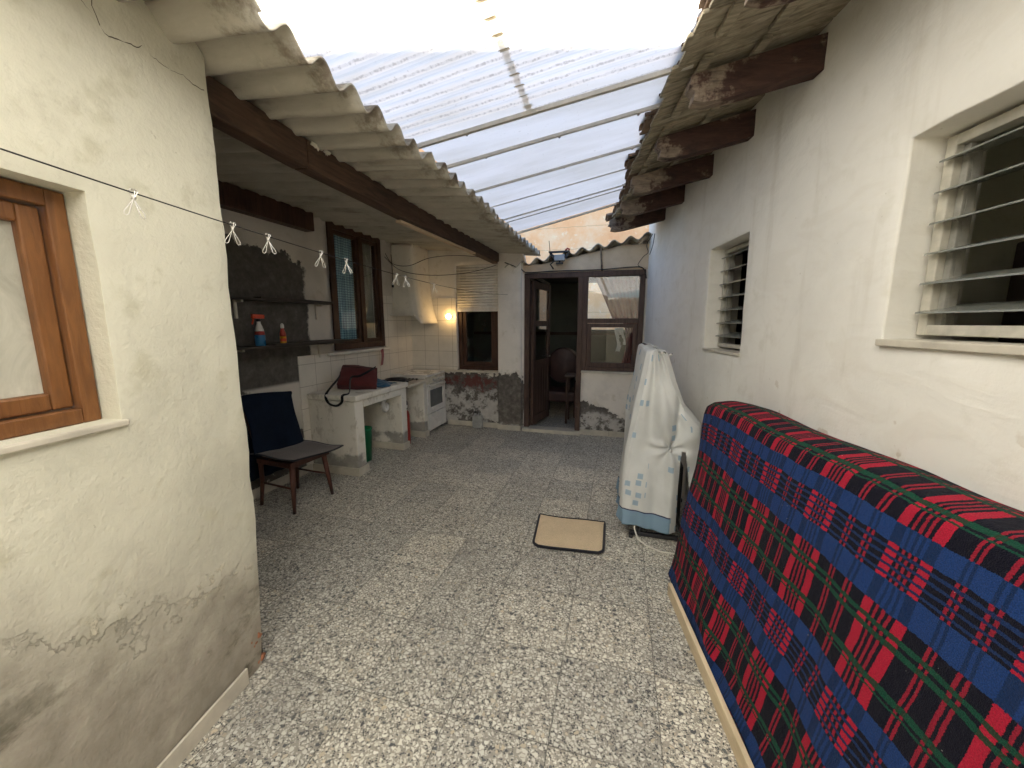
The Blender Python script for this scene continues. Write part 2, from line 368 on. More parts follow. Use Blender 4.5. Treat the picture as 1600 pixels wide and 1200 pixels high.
def wood(name, c1, c2, axis='y', rough=.7, peel=None, sc=1.0, spec=.3):
    k = NT(name); p = k.pos
    s = {'x': (.12, 1, 1), 'y': (1, .12, 1), 'z': (1, 1, .12)}[axis]
    g = k.noise(k.map(p, tuple(a*sc for a in s)), 34, 7, .65, .8); w = k.noise(p, 3, 5, .6)
    col = k.ramp(g, [(.28, c1), (.68, c2)])
    col = k.mix(k.ma('MULTIPLY', k.step(w, .5, .7), .4), col, tuple(x*.55 for x in c1))
    if peel:
        m = k.step(k.noise(p, 5, 6, .66), peel[1], peel[1]+.07); col = k.mix(m, col, k.mix(g, peel[0], tuple(x*.5 for x in peel[0])))
    return k.fin(col, rough, k.bump(g, .45, .006), spec)
M['beam'] = wood('dark_beam_wood', (.036, .022, .015), (.125, .075, .048), 'y', .65)
def rafterm():
    k = NT('old_red_rafter'); p = k.pos; x, y, z = k.sep(p)[:3]
    bx = k.ma('ADD', k.ma('MULTIPLY', x, math.cos(TH)), k.ma('MULTIPLY', y, math.sin(TH)))
    g = k.noise(k.map(p, (.14, 1, 1)), 36, 7, .66, .9); w = k.noise(p, 4.5, 6, .66)
    col = k.ramp(g, [(.28, (.040, .026, .023)), (.68, (.098, .056, .047))])
    m = k.step(k.ma('ADD', w, k.ma('MULTIPLY', k.step(bx, .95, .62), .20)), .58, .66)
    col = k.mix(m, col, k.ramp(g, [(.3, (.12, .095, .075)), (.7, (.33, .265, .205))]))
    col = k.mix(k.ma('MULTIPLY', k.step(k.noise(p, 7, 5, .6), .55, .7), .6), col, (.03, .026, .024))
    return k.fin(col, .85, k.bump(g, .6, .008), .15)
M['rafter'] = rafterm()
M['board'] = wood('grey_boards', (.13, .11, .075), (.44, .39, .29), 'x', .9, ((.50, .45, .34), .60))
M['pale'] = wood('pale_lath', (.50, .38, .25), (.66, .53, .37), 'y', .7)
M['darkwin'] = wood('dark_window_wood', (.030, .016, .011), (.085, .042, .027), 'z', .5)
M['doorw'] = wood('worn_door_wood', (.045, .026, .020), (.115, .070, .052), 'z', .55, ((.17, .13, .105), .66))
M['honey'] = wood('varnished_wood', (.125, .048, .014), (.235, .098, .030), 'z', .42, None, 1.2, .45)
M['chairw'] = wood('chair_wood', (.060, .025, .018), (.135, .058, .042), 'z', .45, None, 1.5)
M['rail'] = wood('pine_rail', (.56, .44, .28), (.72, .60, .41), 'y', .5)
M['shelf'] = wood('shelf_board', (.03, .024, .02), (.085, .07, .058), 'y', .6)
M['clay'] = simple('clay_tile', (.20, .14, .10), .9, .5, 9, .2, 0, .4)
M['iron'] = simple('black_metal', (.02, .02, .022), .45, .3, 20)
M['steel'] = simple('bright_steel', (.72, .70, .66), .28, .1, 30, .5, 1.0)
M['alu'] = simple('painted_metal', (.50, .47, .42), .5, .2, 16)
M['track'] = simple('dull_aluminium', (.30, .29, .25), .5, .3, 18)
M['dullwhite'] = simple('dull_white_paint', (.48, .455, .38), .55, .25, 12)
M['oldwhite'] = simple('old_white_paint', (.60, .56, .47), .55, .22, 12)
M['enamel'] = simple('white_enamel', (.78, .76, .71), .28, .10, 8, .5)
M['greyp'] = simple('grey_plastic', (.32, .32, .31), .4, .15, 8)
M['ovenglass'] = simple('oven_glass', (.12, .125, .125), .15, .2, 5, .6)
M['cable'] = simple('black_cable', (.018, .016, .016), .6, .2, 20)
M['wcable'] = simple('white_cable', (.66, .63, .55), .5, .1, 20)
M['green'] = simple('green_plastic', (.015, .21, .085), .42, .2, 7)
M['redpl'] = simple('red_paint', (.34, .035, .025), .38, .2, 9)
M['crack'] = simple('crack_shadow_dirt', (.09, .075, .05), .95, .3, 30)  # dark colour stands in for the shade inside the cracks
M['brick'] = simple('broken_brick', (.36, .16, .09), .95, .45, 30, .1, 0, .6)
M['blackpl'] = simple('black_plastic', (.012, .012, .013), .45, .2, 12)
M['yellow'] = simple('yellow_plastic', (.60, .30, .02), .35, .12, 10)
M['bluepl'] = simple('blue_plastic', (.03, .16, .33), .3, .15, 10)
M['whitepl'] = simple('white_plastic', (.68, .67, .63), .35, .08, 10)
M['orange'] = simple('orange_plastic', (.62, .09, .04), .35, .1, 10)
M['jug'] = simple('cloudy_plastic', (.38, .38, .36), .35, .2, 12)
M['brownch'] = simple('brown_leather', (.050, .022, .018), .5, .3, 6)
M['sofa'] = simple('dim_cloth', (.10, .075, .065), .85, .3, 9)

def tilemat(name, base, size, grout=(.30, .27, .22), ax='yz', off=(0, 0)):
    k = NT(name); p = k.pos; c = dict(zip('xyz', k.sep(p)[:3]))
    def ed(a, o): return k.ma('ABSOLUTE', k.ma('SUBTRACT', k.ma('FRACT', k.ma('DIVIDE', k.ma('SUBTRACT', c[a], o), size)), .5))
    m = k.step(k.ma('MAXIMUM', ed(ax[0], off[0]), ed(ax[1], off[1])), .488, .493)
    n = k.noise(p, 4, 5, .6)
    col = k.ramp(n, [(.3, tuple(x*.86 for x in base)), (.7, base)])
    col = k.mix(k.ma('MULTIPLY', k.step(k.noise(p, 15, 5, .7), .57, .7), .3), col, tuple(x*.62 for x in base))
    col = k.mix(m, col, grout)
    return k.fin(col, k.ma('MULTIPLY_ADD', m, .5, .28), k.bump(k.ma('MULTIPLY', m, -1.0), .3, .003), .45)
M['tile_k'] = tilemat('wall_tile_kitchen', (.74, .70, .62), .235, ax='yz', off=(3.2, 1.17))
M['tile_b'] = tilemat('wall_tile_back', (.74, .70, .62), .235, ax='xz', off=(-2.96, 1.17))
M['skirt'] = simple('skirting_tile', (.55, .51, .42), .4, .18, 9)

def glass(name, tint=(.92, .95, .95), gl=.06, rough=.015):
    k = NT(name); k.t.nodes.remove(k.b)
    tr = k.n('ShaderNodeBsdfTransparent'); tr.inputs[0].default_value = (*tint, 1)
    g = k.n('ShaderNodeBsdfGlossy'); g.inputs['Roughness'].default_value = rough; g.inputs[0].default_value = (1, 1, 1, 1)
    fr = k.n('ShaderNodeFresnel'); k.put(fr.inputs[0], k.ma('MULTIPLY_ADD', k.geo.outputs['Backfacing'], 1/1.52-1.52, 1.52))
    k.put(g.inputs['Normal'], k.bump(k.noise(k.obj, 3, 2), .02, .01))
    mx = k.n('ShaderNodeMixShader'); k.put(mx.inputs[0], k.ma('ADD', fr.outputs[0], gl)); k.put(mx.inputs[1], tr.outputs[0]); k.put(mx.inputs[2], g.outputs[0])
    k.put(k.out.inputs[0], mx.outputs[0]); return k.m
M['glass'] = glass('window_glass', (.93, .95, .94), .0)
M['blade'] = glass('louvre_glass', (.42, .45, .42), .05, .12)
def frosted():
    k = NT('whitewashed_glass'); p = k.obj
    n = k.noise(k.map(p, (1, 1, .5)), 7, 6, .65, 1.5)
    col = k.ramp(n, [(.28, (.30, .29, .235)), (.5, (.45, .435, .36)), (.72, (.60, .58, .49))])
    return k.fin(col, .35, k.bump(n, .2, .004), .5)
M['frost'] = frosted()
def louvre_glass():
    k = NT('obscured_louvre_glass')
    n = k.noise(k.map(k.obj, (1, .15, 1)), 60, 4, .6)
    k.b.inputs['Transmission Weight'].default_value = .35
    return k.fin(k.ramp(n, [(.3, (.21, .22, .19)), (.7, (.33, .34, .30))]), .25, k.bump(n, .25, .003), .5)
M['blade'] = louvre_glass()

def sheet(name, pitch=None, trans=(.85, .81, .74), dirt=.42):
    k = NT(name); k.t.nodes.remove(k.b); p = k.pos
    st = k.noise(k.map(p, (.35, 1.6, 1)), 2.6, 6, .62)
    col = k.ramp(st, [(.28, (trans[0]*.80, trans[1]*.78, trans[2]*.72)), (.62, trans)]); col = k.mix(k.ma('MULTIPLY', k.step(k.noise(p, 46, 3, .7), .66, .72), .45), col, (.33, .28, .20))
    if pitch:
        y = k.sep(p)[1]
        fr = k.ma('FRACT', k.ma('DIVIDE', k.ma('ADD', y, k.ma('MULTIPLY', k.ma('SUBTRACT', k.noise(p, 30, 4, .7), .5), .02)), pitch))
        ln = k.step(k.ma('ABSOLUTE', k.ma('SUBTRACT', fr, .62)), .085, .03)
        sp = k.step(k.noise(k.map(p, (1, .3, 1)), 70, 3, .7), .47, .60)
        col = k.mix(k.ma('MULTIPLY', k.ma('MULTIPLY', ln, sp), dirt), col, (.20, .16, .11))
        col = k.mix(k.ma('MULTIPLY', ln, .22), col, (.35, .33, .30))
    else:
        sm = k.step(k.noise(k.map(p, (.5, 3, 1)), 2.2, 6, .68), .54, .74)
        col = k.mix(k.ma('MULTIPLY', sm, .28), col, (.50, .46, .42))
    t = k.n('ShaderNodeBsdfTranslucent'); k.put(t.inputs[0], col)
    d = k.n('ShaderNodeBsdfDiffuse'); k.put(d.inputs[0], col)
    g = k.n('ShaderNodeBsdfGlossy'); g.inputs['Roughness'].default_value = .25
    m1 = k.n('ShaderNodeMixShader'); m1.inputs[0].default_value = .25; k.put(m1.inputs[1], t.outputs[0]); k.put(m1.inputs[2], d.outputs[0])
    m2 = k.n('ShaderNodeMixShader'); m2.inputs[0].default_value = .05; k.put(m2.inputs[1], m1.outputs[0]); k.put(m2.inputs[2], g.outputs[0])
    k.put(k.out.inputs[0], m2.outputs[0]); return k.m
M['pvc'] = sheet('ribbed_translucent_sheet', .085)
M['lapdirt'] = sheet('dirt_film', None, (.46, .38, .26))
M['pc'] = sheet('flat_translucent_sheet', None, (.75, .71, .64))

def cloth(name, c, rough=.95, sc=160, var=.18, sheen=.2, vec='obj'):
    k = NT(name); v = getattr(k, vec)
    f = k.noise(v, 6, 5, .6); w = k.noise(v, sc, 3, .6)
    col = k.ramp(f, [(.3, tuple(x*(1-var) for x in c)), (.7, tuple(min(1, x*(1+var*.5)) for x in c))])
    col = k.mix(k.step(w, .45, .6), col, k.mix(.25, col, (0, 0, 0)))
    k.b.inputs['Sheen Weight'].default_value = sheen
    return k.fin(col, rough, k.bump(w, .3, .002), .1)
M['navy'] = cloth('navy_cloth', (.008, .014, .028), .85, 200, .3, .0)
M['greymat'] = cloth('grey_mat_felt', (.17, .145, .135))
M['edge'] = cloth('dark_binding', (.022, .022, .028))
M['beige'] = cloth('beige_mat_felt', (.66, .52, .34), sc=260, var=.10)
M['redbag'] = cloth('red_canvas', (.115, .028, .027))
M['strap'] = cloth('black_webbing', (.012, .012, .014))
M['pink'] = cloth('pink_cloth', (.42, .16, .16))
M['pinkcur'] = cloth('dusty_pink_curtain', (.30, .10, .085))
M['bluetowel'] = cloth('blue_plastic_cloth', (.035, .12, .21), .5)
M['whitecl'] = cloth('white_garment', (.72, .70, .68))
def gingham():
    k = NT('blue_gingham'); u, v = k.sep(k.uv)[:2]
    s = k.ma('LESS_THAN', k.ma('FRACT', k.ma('DIVIDE', u, .030)), .5); t = k.ma('LESS_THAN', k.ma('FRACT', k.ma('DIVIDE', v, .030)), .5)
    f = k.ma('MULTIPLY', k.ma('ADD', s, t), .5)
    return k.fin(k.ramp(f, [(0, (.38, .60, .70)), (.5, (.20, .38, .50)), (1, (.09, .20, .30))]), .9, k.bump(k.noise(k.uv, 200, 2), .2, .002), .1)
M['gingham'] = gingham()

def plaid():
    k = NT('plaid_fleece')
    fz = k.noise(k.uv, 230, 3, .65, out='Color'); fz2 = k.noise(k.uv, 12, 2, .5, out='Color')
    d = k.n('ShaderNodeVectorMath'); d.operation = 'MULTIPLY_ADD'; k.put(d.inputs[0], fz); d.inputs[1].default_value = (.0095, .0095, 0); k.put(d.inputs[2], k.uv)
    d2 = k.n('ShaderNodeVectorMath'); d2.operation = 'MULTIPLY_ADD'; k.put(d2.inputs[0], fz2); d2.inputs[1].default_value = (.012, .014, 0); k.put(d2.inputs[2], d.outputs[0])
    u, v = k.sep(d2.outputs[0])[:2]
    PU, PV = .322, .488
    fu = k.ma('FRACT', k.ma('DIVIDE', k.ma('ADD', u, 9.0), PU)); fv = k.ma('FRACT', k.ma('DIVIDE', k.ma('ADD', v, PV*4), PV))
    st = []; x = 0.0                            # red stripes along the warp
    def seg(w, c):
        nonlocal x
        st.append((x/PU, c)); x += w
    seg(.030, 1); seg(.0095, 0)
    for _ in range(3): seg(.0085, .8); seg(.0095, 0)
    seg(.031, 1); seg(.043, 0); seg(.0095, .8); seg(.0085, 0); seg(.0095, .8); seg(.047, 0); seg(.008, .8); seg(.0075, 0); seg(.008, .8); seg(.05, 0)
    r = k.ramp(fu, st, 'CONSTANT')
    vb = [(0, 0)]; vl = [(0, 0)]; vg = [(0, 0)]
    def at(lst, a, b_): lst.append((a/PV, 1)); lst.append((b_/PV, 0))
    at(vg, .352-.026-.340+.008, .352-.026-.340+.008+.016) if False else None
    base = .0
    at(vb, .058, .117); at(vb, .216, .290)
    for i in range(4): at(vl, .117+.014+i*.0225, .117+.0222+i*.0225)
    at(vg, .330, .345); at(vg, .356, .371); at(vg, .463, .4785)
    vg.append((0.0001, 1)); vg.append((.0055/PV, 0)); vg[0] = (0, 1)
    bs = k.ramp(fv, vb, 'CONSTANT'); bl = k.ramp(fv, vl, 'CONSTANT'); gr = k.ramp(fv, vg, 'CONSTANT')
    BLK, RED, BLU, GRN = (.006, .006, .013), (.36, .012, .034), (.012, .040, .145), (.007, .056, .032)
    reds = k.mix(k.ma('GREATER_THAN', r, .9), (.24, .012, .028), RED)
    rm = k.ma('GREATER_THAN', r, .5)
    ground = k.mix(rm, BLK, reds)
    inb = k.ma('MULTIPLY', k.ma('GREATER_THAN', fv, .117/PV), k.ma('LESS_THAN', fv, .216/PV))
    linec = k.mix(rm, (.010, .027, .092), (.015, .018, .068))
    col = k.mix(bl, ground, linec)
    bluec = k.mix(rm, BLU, (.008, .024, .080))
    col = k.mix(bs, col, bluec)
    grc = k.mix(rm, GRN, (.022, .040, .022))
    col = k.mix(gr, col, grc)
    w = k.noise(k.uv, 320, 3, .65)
    col = k.mix(1.0, col, k.ramp(w, [(.3, (.55, .55, .56)), (.7, (1.35, 1.35, 1.35))]), 'MULTIPLY')
    lint = k.step(k.noise(k.uv, 95, 1, .5), .795, .80)
    col = k.mix(k.ma('MULTIPLY', lint, .5), col, (.55, .55, .5))
    k.b.inputs['Sheen Weight'].default_value = .04; k.b.inputs['Sheen Roughness'].default_value = .5
    return k.fin(col, .95, k.bump(k.ma('ADD', w, k.ma('MULTIPLY', k.noise(k.uv, 60, 3), 1.0)), .9, .005), .05)
M['plaid'] = plaid()

def rackcloth():
    k = NT('white_cloth_blue_squares'); u, v = k.sep(k.uv)[:2]
    cs = .078
    cu = k.ma('DIVIDE', u, cs); cv = k.ma('DIVIDE', v, cs)
    wn = k.n('ShaderNodeTexWhiteNoise'); wn.noise_dimensions = '2D'; k.put(wn.inputs['Vector'], k.comb(k.ma('FLOOR', cu), k.ma('FLOOR', cv), 0))
    rr, rg, rb = k.sep(wn.outputs['Color'])[:3]
    fu = k.ma('SUBTRACT', k.ma('FRACT', cu), k.ma('MULTIPLY_ADD', rg, .3, .35)); fv = k.ma('SUBTRACT', k.ma('FRACT', cv), k.ma('MULTIPLY_ADD', rb, .3, .35))
    sq = k.ma('LESS_THAN', k.ma('MAXIMUM', k.ma('ABSOLUTE', fu), k.ma('ABSOLUTE', fv)), .27)
    colm = k.ma('LESS_THAN', k.ma('FRACT', k.ma('DIVIDE', k.ma('SUBTRACT', u, .06), .31)), .52)
    m = k.ma('MULTIPLY', k.ma('MULTIPLY', sq, colm), k.ma('LESS_THAN', rr, .36))
    base = k.ramp(k.noise(k.uv, 5, 4), [(.3, (.66, .675, .66)), (.7, (.76, .775, .76))])
    col = k.mix(m, base, (.40, .52, .62))
    hem = k.ma('MULTIPLY', k.ma('LESS_THAN', v, .125), k.ma('GREATER_THAN', u, .80))
    hl = k.ma('MULTIPLY', k.ma('MULTIPLY', k.ma('LESS_THAN', v, .133), k.ma('GREATER_THAN', v, .123)), k.ma('GREATER_THAN', u, .80))
    col = k.mix(hem, col, (.27, .40, .52)); col = k.mix(hl, col, (.05, .055, .11))
    w = k.noise(k.uv, 420, 2)
    tr = k.n('ShaderNodeBsdfTranslucent'); k.put(tr.inputs[0], col)
    k.fin(col, .9, k.bump(k.ma('ADD', k.ma('MULTIPLY', w, .3), k.noise(k.uv, 14, 4, .6)), .25, .006), .1)
    mx = k.n('ShaderNodeMixShader'); mx.inputs[0].default_value = .22; k.put(mx.inputs[1], k.b.outputs[0]); k.put(mx.inputs[2], tr.outputs[0]); k.put(k.out.inputs[0], mx.outputs[0])
    return k.m
M['rackcloth'] = rackcloth()
def bulbm():
    k = NT('lit_bulb'); k.fin((1, .8, .5), .3); k.put(k.b.inputs['Emission Color'], (1.0, .62, .24)); k.b.inputs['Emission Strength'].default_value = 6.0; return k.m
M['bulb'] = bulbm()

# ------------------------------------------------------------------ walls with openings
def wall(fn, U, Z, holes, thick, cell=.06, top=None, amp=.003, side=1):
    """fn(u, d, z) -> point, d measured into the wall. holes = (u0,u1,z0,z1)."""
    def cuts(a, b, ex):
        c = sorted(set([round(a, 4), round(b, 4)]+[round(e, 4) for e in ex if a < e < b])); out = []
        for p, q in zip(c, c[1:]):
            n = max(1, round((q-p)/cell)); out += [p+(q-p)*i/n for i in range(n)]
        return out+[c[-1]]
    us = cuts(U[0], U[1], [h for q in holes for h in q[:2]]); zs = cuts(Z[0], Z[1], [h for q in holes for h in q[2:]])
    nu, nz = len(us)-1, len(zs)-1
    def ins(i, j):
        if not (0 <= i < nu and 0 <= j < nz): return False
        cu, cz = (us[i]+us[i+1])/2, (zs[j]+zs[j+1])/2
        return not any(a < cu < b and c < cz < d for a, b, c, d in holes)
    mb = MB(); idx = {}
    def V(i, j, s):
        key = (i, j, s)
        if key not in idx:
            z = zs[j]
            if top and z > 2.31:
                zb = 2.31; z = zb+(z-zb)*(top(us[i])-zb)/(Z[1]-zb)
            d = thick*s
            p = fn(us[i], d, z)
            if not s:
                a = amp*(noise.noise(p*2.3)+.45*noise.noise(p*9.0)); p = fn(us[i]+.8*amp*noise.noise(p*7+Vector((5, 1, 2))), a, z+.8*amp*noise.noise(p*7+Vector((1, 9, 4))))
            idx[key] = len(mb.v); mb.v.append(p)
        return idx[key]
    def F(*q): mb.f.append(list(q)); mb.sm.append(False); mb.uv.append(None)
    for i in range(nu):
        for j in range(nz):
            if not ins(i, j): continue
            F(V(i, j, 0), V(i+1, j, 0), V(i+1, j+1, 0), V(i, j+1, 0)); mb.sm[-1] = True
            F(V(i, j, 1), V(i, j+1, 1), V(i+1, j+1, 1), V(i+1, j, 1))
            if not ins(i-1, j): F(V(i, j, 0), V(i, j+1, 0), V(i, j+1, 1), V(i, j, 1))
            if not ins(i+1, j): F(V(i+1, j, 0), V(i+1, j, 1), V(i+1, j+1, 1), V(i+1, j+1, 0))
            if not ins(i, j-1): F(V(i, j, 0), V(i, j, 1), V(i+1, j, 1), V(i+1, j, 0))
            if not ins(i, j+1): F(V(i, j+1, 0), V(i+1, j+1, 0), V(i+1, j+1, 1), V(i, j+1, 1))
    return mb
def frame_mb(mb, box, w, d0, d1, fn, wb=None, bot=True):
    """four bars round (u0,u1,z0,z1), butted; fn(u,d,z)"""
    u0, u1, z0, z1 = box; wb = wb or w
    def bx(a, b, c, d):
        vs = [fn(u, dd, z) for z in (c, d) for dd in (d0, d1) for u in (a, b)]
        mb.add(vs, [(0, 2, 3, 1), (4, 5, 7, 6), (0, 1, 5, 4), (2, 6, 7, 3), (0, 4, 6, 2), (1, 3, 7, 5)])
    bx(u0, u0+w, z0, z1); bx(u1-w, u1, z0, z1); bx(u0+w, u1-w, z1-w, z1)
    if bot: bx(u0+w, u1-w, z0, z0+wb)
    return mb
def fbox(mb, u0, u1, d0, d1, z0, z1, fn):
    vs = [fn(u, dd, z) for z in (z0, z1) for dd in (d0, d1) for u in (u0, u1)]
    return mb.add(vs, [(0, 2, 3, 1), (4, 5, 7, 6), (0, 1, 5, 4), (2, 6, 7, 3), (0, 4, 6, 2), (1, 3, 7, 5)])
FL = lambda u, d, z: B(-1.355-d, u, z)          # near left wall
FR = lambda u, d, z: B(1.195+d, u, z)           # right wall
FK = lambda u, d, z: P(-3.2-d, u, z)            # kitchen wall
FB = lambda u, d, z: P(u, 5.5+d, z)             # back wall

# ------------------------------------------------------------------ ground and floor
tag(MB().box(-4.3, 3.4, -5.4, 9.0, -.06, 0).build('floor', M['terrazzo']), kind='structure')
tag(MB().box(-400, 400, -400, 400, -.4, -.066).build('ground', M['ground']), kind='structure')

# ------------------------------------------------------------------ near left house
lh = thing('plastered_house', 'cream plastered house wall at the left with damp foot and brown window', 'house', B(-1.48, .2, 0), TH)
mb = wall(lambda u, d, z: FL(u - (.055*max(0, 1-z/.75)**1.5 + .008*noise.noise(Vector((z*5, 1, 2))) + .006*noise.noise(Vector((z*17, 4, 2))) if u > 1.50 else 0), d, z), (-5.2, 1.505), (0, 2.66), [(.28, 1.036, 1.30, 1.974)], .26, .055, amp=.005)
mb.build('wall', M['left'], lh, bevel=.012, seg=3)
MB().add([B(-1.63, 1.49, 0), B(-1.38, 1.49, 0), P(-3.45, 1.29, 0), P(-3.45, 1.05, 0)] + [B(-1.63, 1.49, 2.66), B(-1.38, 1.49, 2.66), P(-3.45, 1.29, 2.66), P(-3.45, 1.05, 2.66)],
         [(0, 1, 2, 3), (4, 7, 6, 5), (0, 4, 5, 1), (1, 5, 6, 2), (2, 6, 7, 3), (3, 7, 4, 0)]).build('side_wall', M['kitchen'], lh)
win = frame_mb(MB(), (.283, 1.032, 1.300, 1.970), .046, .065, .125, FL).build('window', M['honey'], lh, bevel=.004)
frame_mb(MB(), (.333, .982, 1.350, 1.920), .050, .085, .130, FL).build('sash', M['honey'], win, bevel=.006)
fbox(MB(), .384, .931, .105, .112, 1.401, 1.869, FL).build('glass_pane', M['frost'], win)
sl = MB()
fbox(sl, .20, .745, -.014, .10, 1.280, 1.2975, FL); fbox(sl, .748, 1.05, -.012, .10, 1.279, 1.2985, FL)
sl.build('window_sill', M['skirt'], lh, bevel=.004)
for i in range(10): fbox(MB(), -2.64+i*.4, -2.64+i*.4+.396, -.016, -.0045, .0, .078, FL).build('skirting', M['skirt'], lh, bevel=.003)
ck_ = [(1.06, 2.53), (1.10, 2.505), (1.125, 2.49), (1.142, 2.468), (1.154, 2.452), (1.187, 2.460), (1.221, 2.471), (1.243, 2.474), (1.266, 2.492), (1.29, 2.478), (1.321, 2.474), (1.36, 2.474), (1.402, 2.482), (1.45, 2.476), (1.497, 2.482)]
cq = []
for a, b in zip(ck_, ck_[1:]):
    for q in range(4):
        t = q/4; cq.append((a[0]+(b[0]-a[0])*t, a[1]+(b[1]-a[1])*t+.006*noise.noise(Vector((a[0]*31+q*1.7, 3, 1)))))
def skin(u, z, amp=.005):
    p = FL(u, 0, z); return amp*(noise.noise(p*2.3)+.45*noise.noise(p*9.0))
MB().tube([FL(u, skin(u, z)+.0008, z) for u, z in cq], [.0008+.0026*abs(noise.noise(Vector((u*14, z*9, 2)))) for u, z in cq], 6).build('crack', M['crack'], lh)
MB().tube([FL(u, skin(u, z)+.0008, z) for u, z in ((1.142, 2.468), (1.136, 2.49), (1.128, 2.51), (1.131, 2.53))], .0018, 6).build('crack', M['crack'], lh)
bk = MB()
for i in range(60):
    q = FL(1.425+random.uniform(-.02, .045), random.uniform(.004, .09), random.uniform(.0, .16)); s = random.uniform(.007, .015)
    bk.box(-s, s, -s*.8, s*.8, -s*.6, s*.6, M=Matrix.Translation(q) @ Euler((random.random()*2, random.random()*2, random.random()*3)).to_matrix().to_4x4())
bk.build('broken_corner', M['brick'], lh, bevel=.004)

# ------------------------------------------------------------------ kitchen wall
kw = thing('kitchen_wall', 'grimy kitchen wall under the lean-to with dark bare cement and white tiles', 'wall', (-3.2, 3.3, 0))
wall(FK, (1.0, 5.5), (0, 2.84), [(3.76, 4.753, 1.27, 2.735)], .24, .08, amp=.006).build('wall', M['kitchen'], kw)
fbox(MB(), 3.21, 3.755, -.012, 0.01, .0, 1.26, FK).build('tile_panel', M['tile_k'], kw)
fbox(MB(), 3.758, 5.49, -.012, 0.01, .0, 1.225, FK).build('tile_panel', M['tile_k'], kw)
fbox(MB(), 4.77, 5.49, -.0125, 0.01, 1.2255, 1.98, FK).build('tile_panel', M['tile_k'], kw)
win = frame_mb(MB(), (3.763, 4.75, 1.285, 2.732), .075, -.02, .07, FK).build('window', M['darkwin'], kw, bevel=.005)
fbox(MB(), 4.285, 4.345, -.018, .068, 1.36, 2.657, FK).build('mullion', M['darkwin'], win, bevel=.004)
frame_mb(MB(), (3.84, 4.283, 1.362, 2.655), .042, .002, .055, FK).build('sash', M['darkwin'], win, bevel=.004)
frame_mb(MB(), (4.347, 4.673, 1.362, 2.655), .042, .002, .055, FK).build('sash', M['darkwin'], win, bevel=.004)
for a, b in ((3.882, 4.241), (4.389, 4.631)):
    fbox(MB(), a, b, .02, .024, 1.404, 2.613, FK).build('glass_pane', M['glass'], win)
s = MB(); fbox(s, 3.62, 4.80, -.06, .0, 1.232, 1.268, FK); s.build('window_sill', M['masonry'], kw, bevel=.006)
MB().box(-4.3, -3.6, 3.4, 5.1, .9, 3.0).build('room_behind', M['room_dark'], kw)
sk = MB(); fbox(sk, 1.35, 3.27, -.015, -.001, 0, .085, FK); sk.build('skirting', M['skirt'], kw, bevel=.003)
c = MB().grid(lambda a, b: (-3.262-.012*math.sin(a*26+3*b)-.006*math.sin(a*60), 3.86+.40*a, 1.38+1.26*b), 60, 14, lambda a, b: (a*.5, b*1.28)).build('curtain', M['gingham'])
tag(rebase(c, (-3.262, 4.06, 1.38)), 'blue gingham curtain behind the left pane of the dark kitchen window', 'curtain')
c = MB().grid(lambda a, b: (-3.27-.010*math.sin(a*22), 4.375+.27*a, 1.38+1.26*b), 40, 10, lambda a, b: (a*.4, b*1.28)).build('curtain', cloth('grey_net', (.20, .22, .21)))
tag(rebase(c, (-3.27, 4.51, 1.38)), 'grey net curtain behind the narrow right pane of the kitchen window', 'curtain')

# ------------------------------------------------------------------ back house
bh = thing('rear_house', 'low house across the end of the yard with open dark door, crumbling damp foot', 'house', (-1.2, 5.5, 0))
def btop(u): return 2.70 if u < -1.40 else 2.42+.20*min(1, max(0, (u+1.1)/1.1))
wall(FB, (-3.2, .36), (0, 2.70), [(-2.41, -1.745, .885, 2.45), (-1.352, -.515, .0, 2.30), (-.516, .293, .935, 2.30)], .16, .06, top=btop, amp=.006).build('wall', M['back'], bh)
ln = MB(); fbox(ln, -1.345, .33, -.006, .02, 2.305, 2.40, FB)
MB().box(-1.735, -1.385, 5.425, 5.53, 0, 2.47).build('pillar', M['back'], bh, bevel=.012)
fbox(MB(), -3.19, -2.42, -.012, .01, .86, 1.98, FB).build('tile_panel', M['tile_b'], bh)
MB().box(-2.62, -1.74, 5.44, 5.52, .855, .884).build('window_sill', M['oldwhite'], bh, bevel=.005)
MB().box(-.515, .325, 5.455, 5.52, .905, .932).build('window_sill', M['oldwhite'], bh, bevel=.005)
for x0, x1, y0, y1 in ((-2.6, -2.2, 5.478, 5.492), (-2.196, -1.74, 5.478, 5.492), (-1.74, -1.38, 5.405, 5.42), (-.50, -.1, 5.478, 5.492), (-.096, .30, 5.478, 5.492)):
    MB().box(x0, x1, y0, y1, 0, .078).build('skirting', M['skirt'], bh, bevel=.003)
MB().box(-1.36, -.50, 5.40, 5.60, 0, .05).build('doorstep', M['skirt'], bh, bevel=.006)
# left window with roller blind
win = frame_mb(MB(), (-2.405, -1.75, .888, 1.93), .062, .03, .10, FB).build('window', M['darkwin'], bh, bevel=.004)
frame_mb(MB(), (-2.34, -1.815, .952, 1.86), .06, .045, .095, FB).build('sash', M['darkwin'], win, bevel=.004)
fbox(MB(), -2.28, -1.875, .066, .070, 1.012, 1.80, FB).build('glass_pane', M['glass'], win)
bl = MB(); 
for i in range(16):
    z = 1.83+i*.039; bl.grid(lambda a, b, z=z: (-2.405+.655*a, 5.512-.012*math.sin(math.pi*b), z+.036*b), 1, 5)
for i in range(4):
    z = 1.775+i*.014; bl.box(-2.403, -1.752, 5.497, 5.512, z, z+.010)
bl.build('roller_blind', M['enamel'], bh, solid=.003)
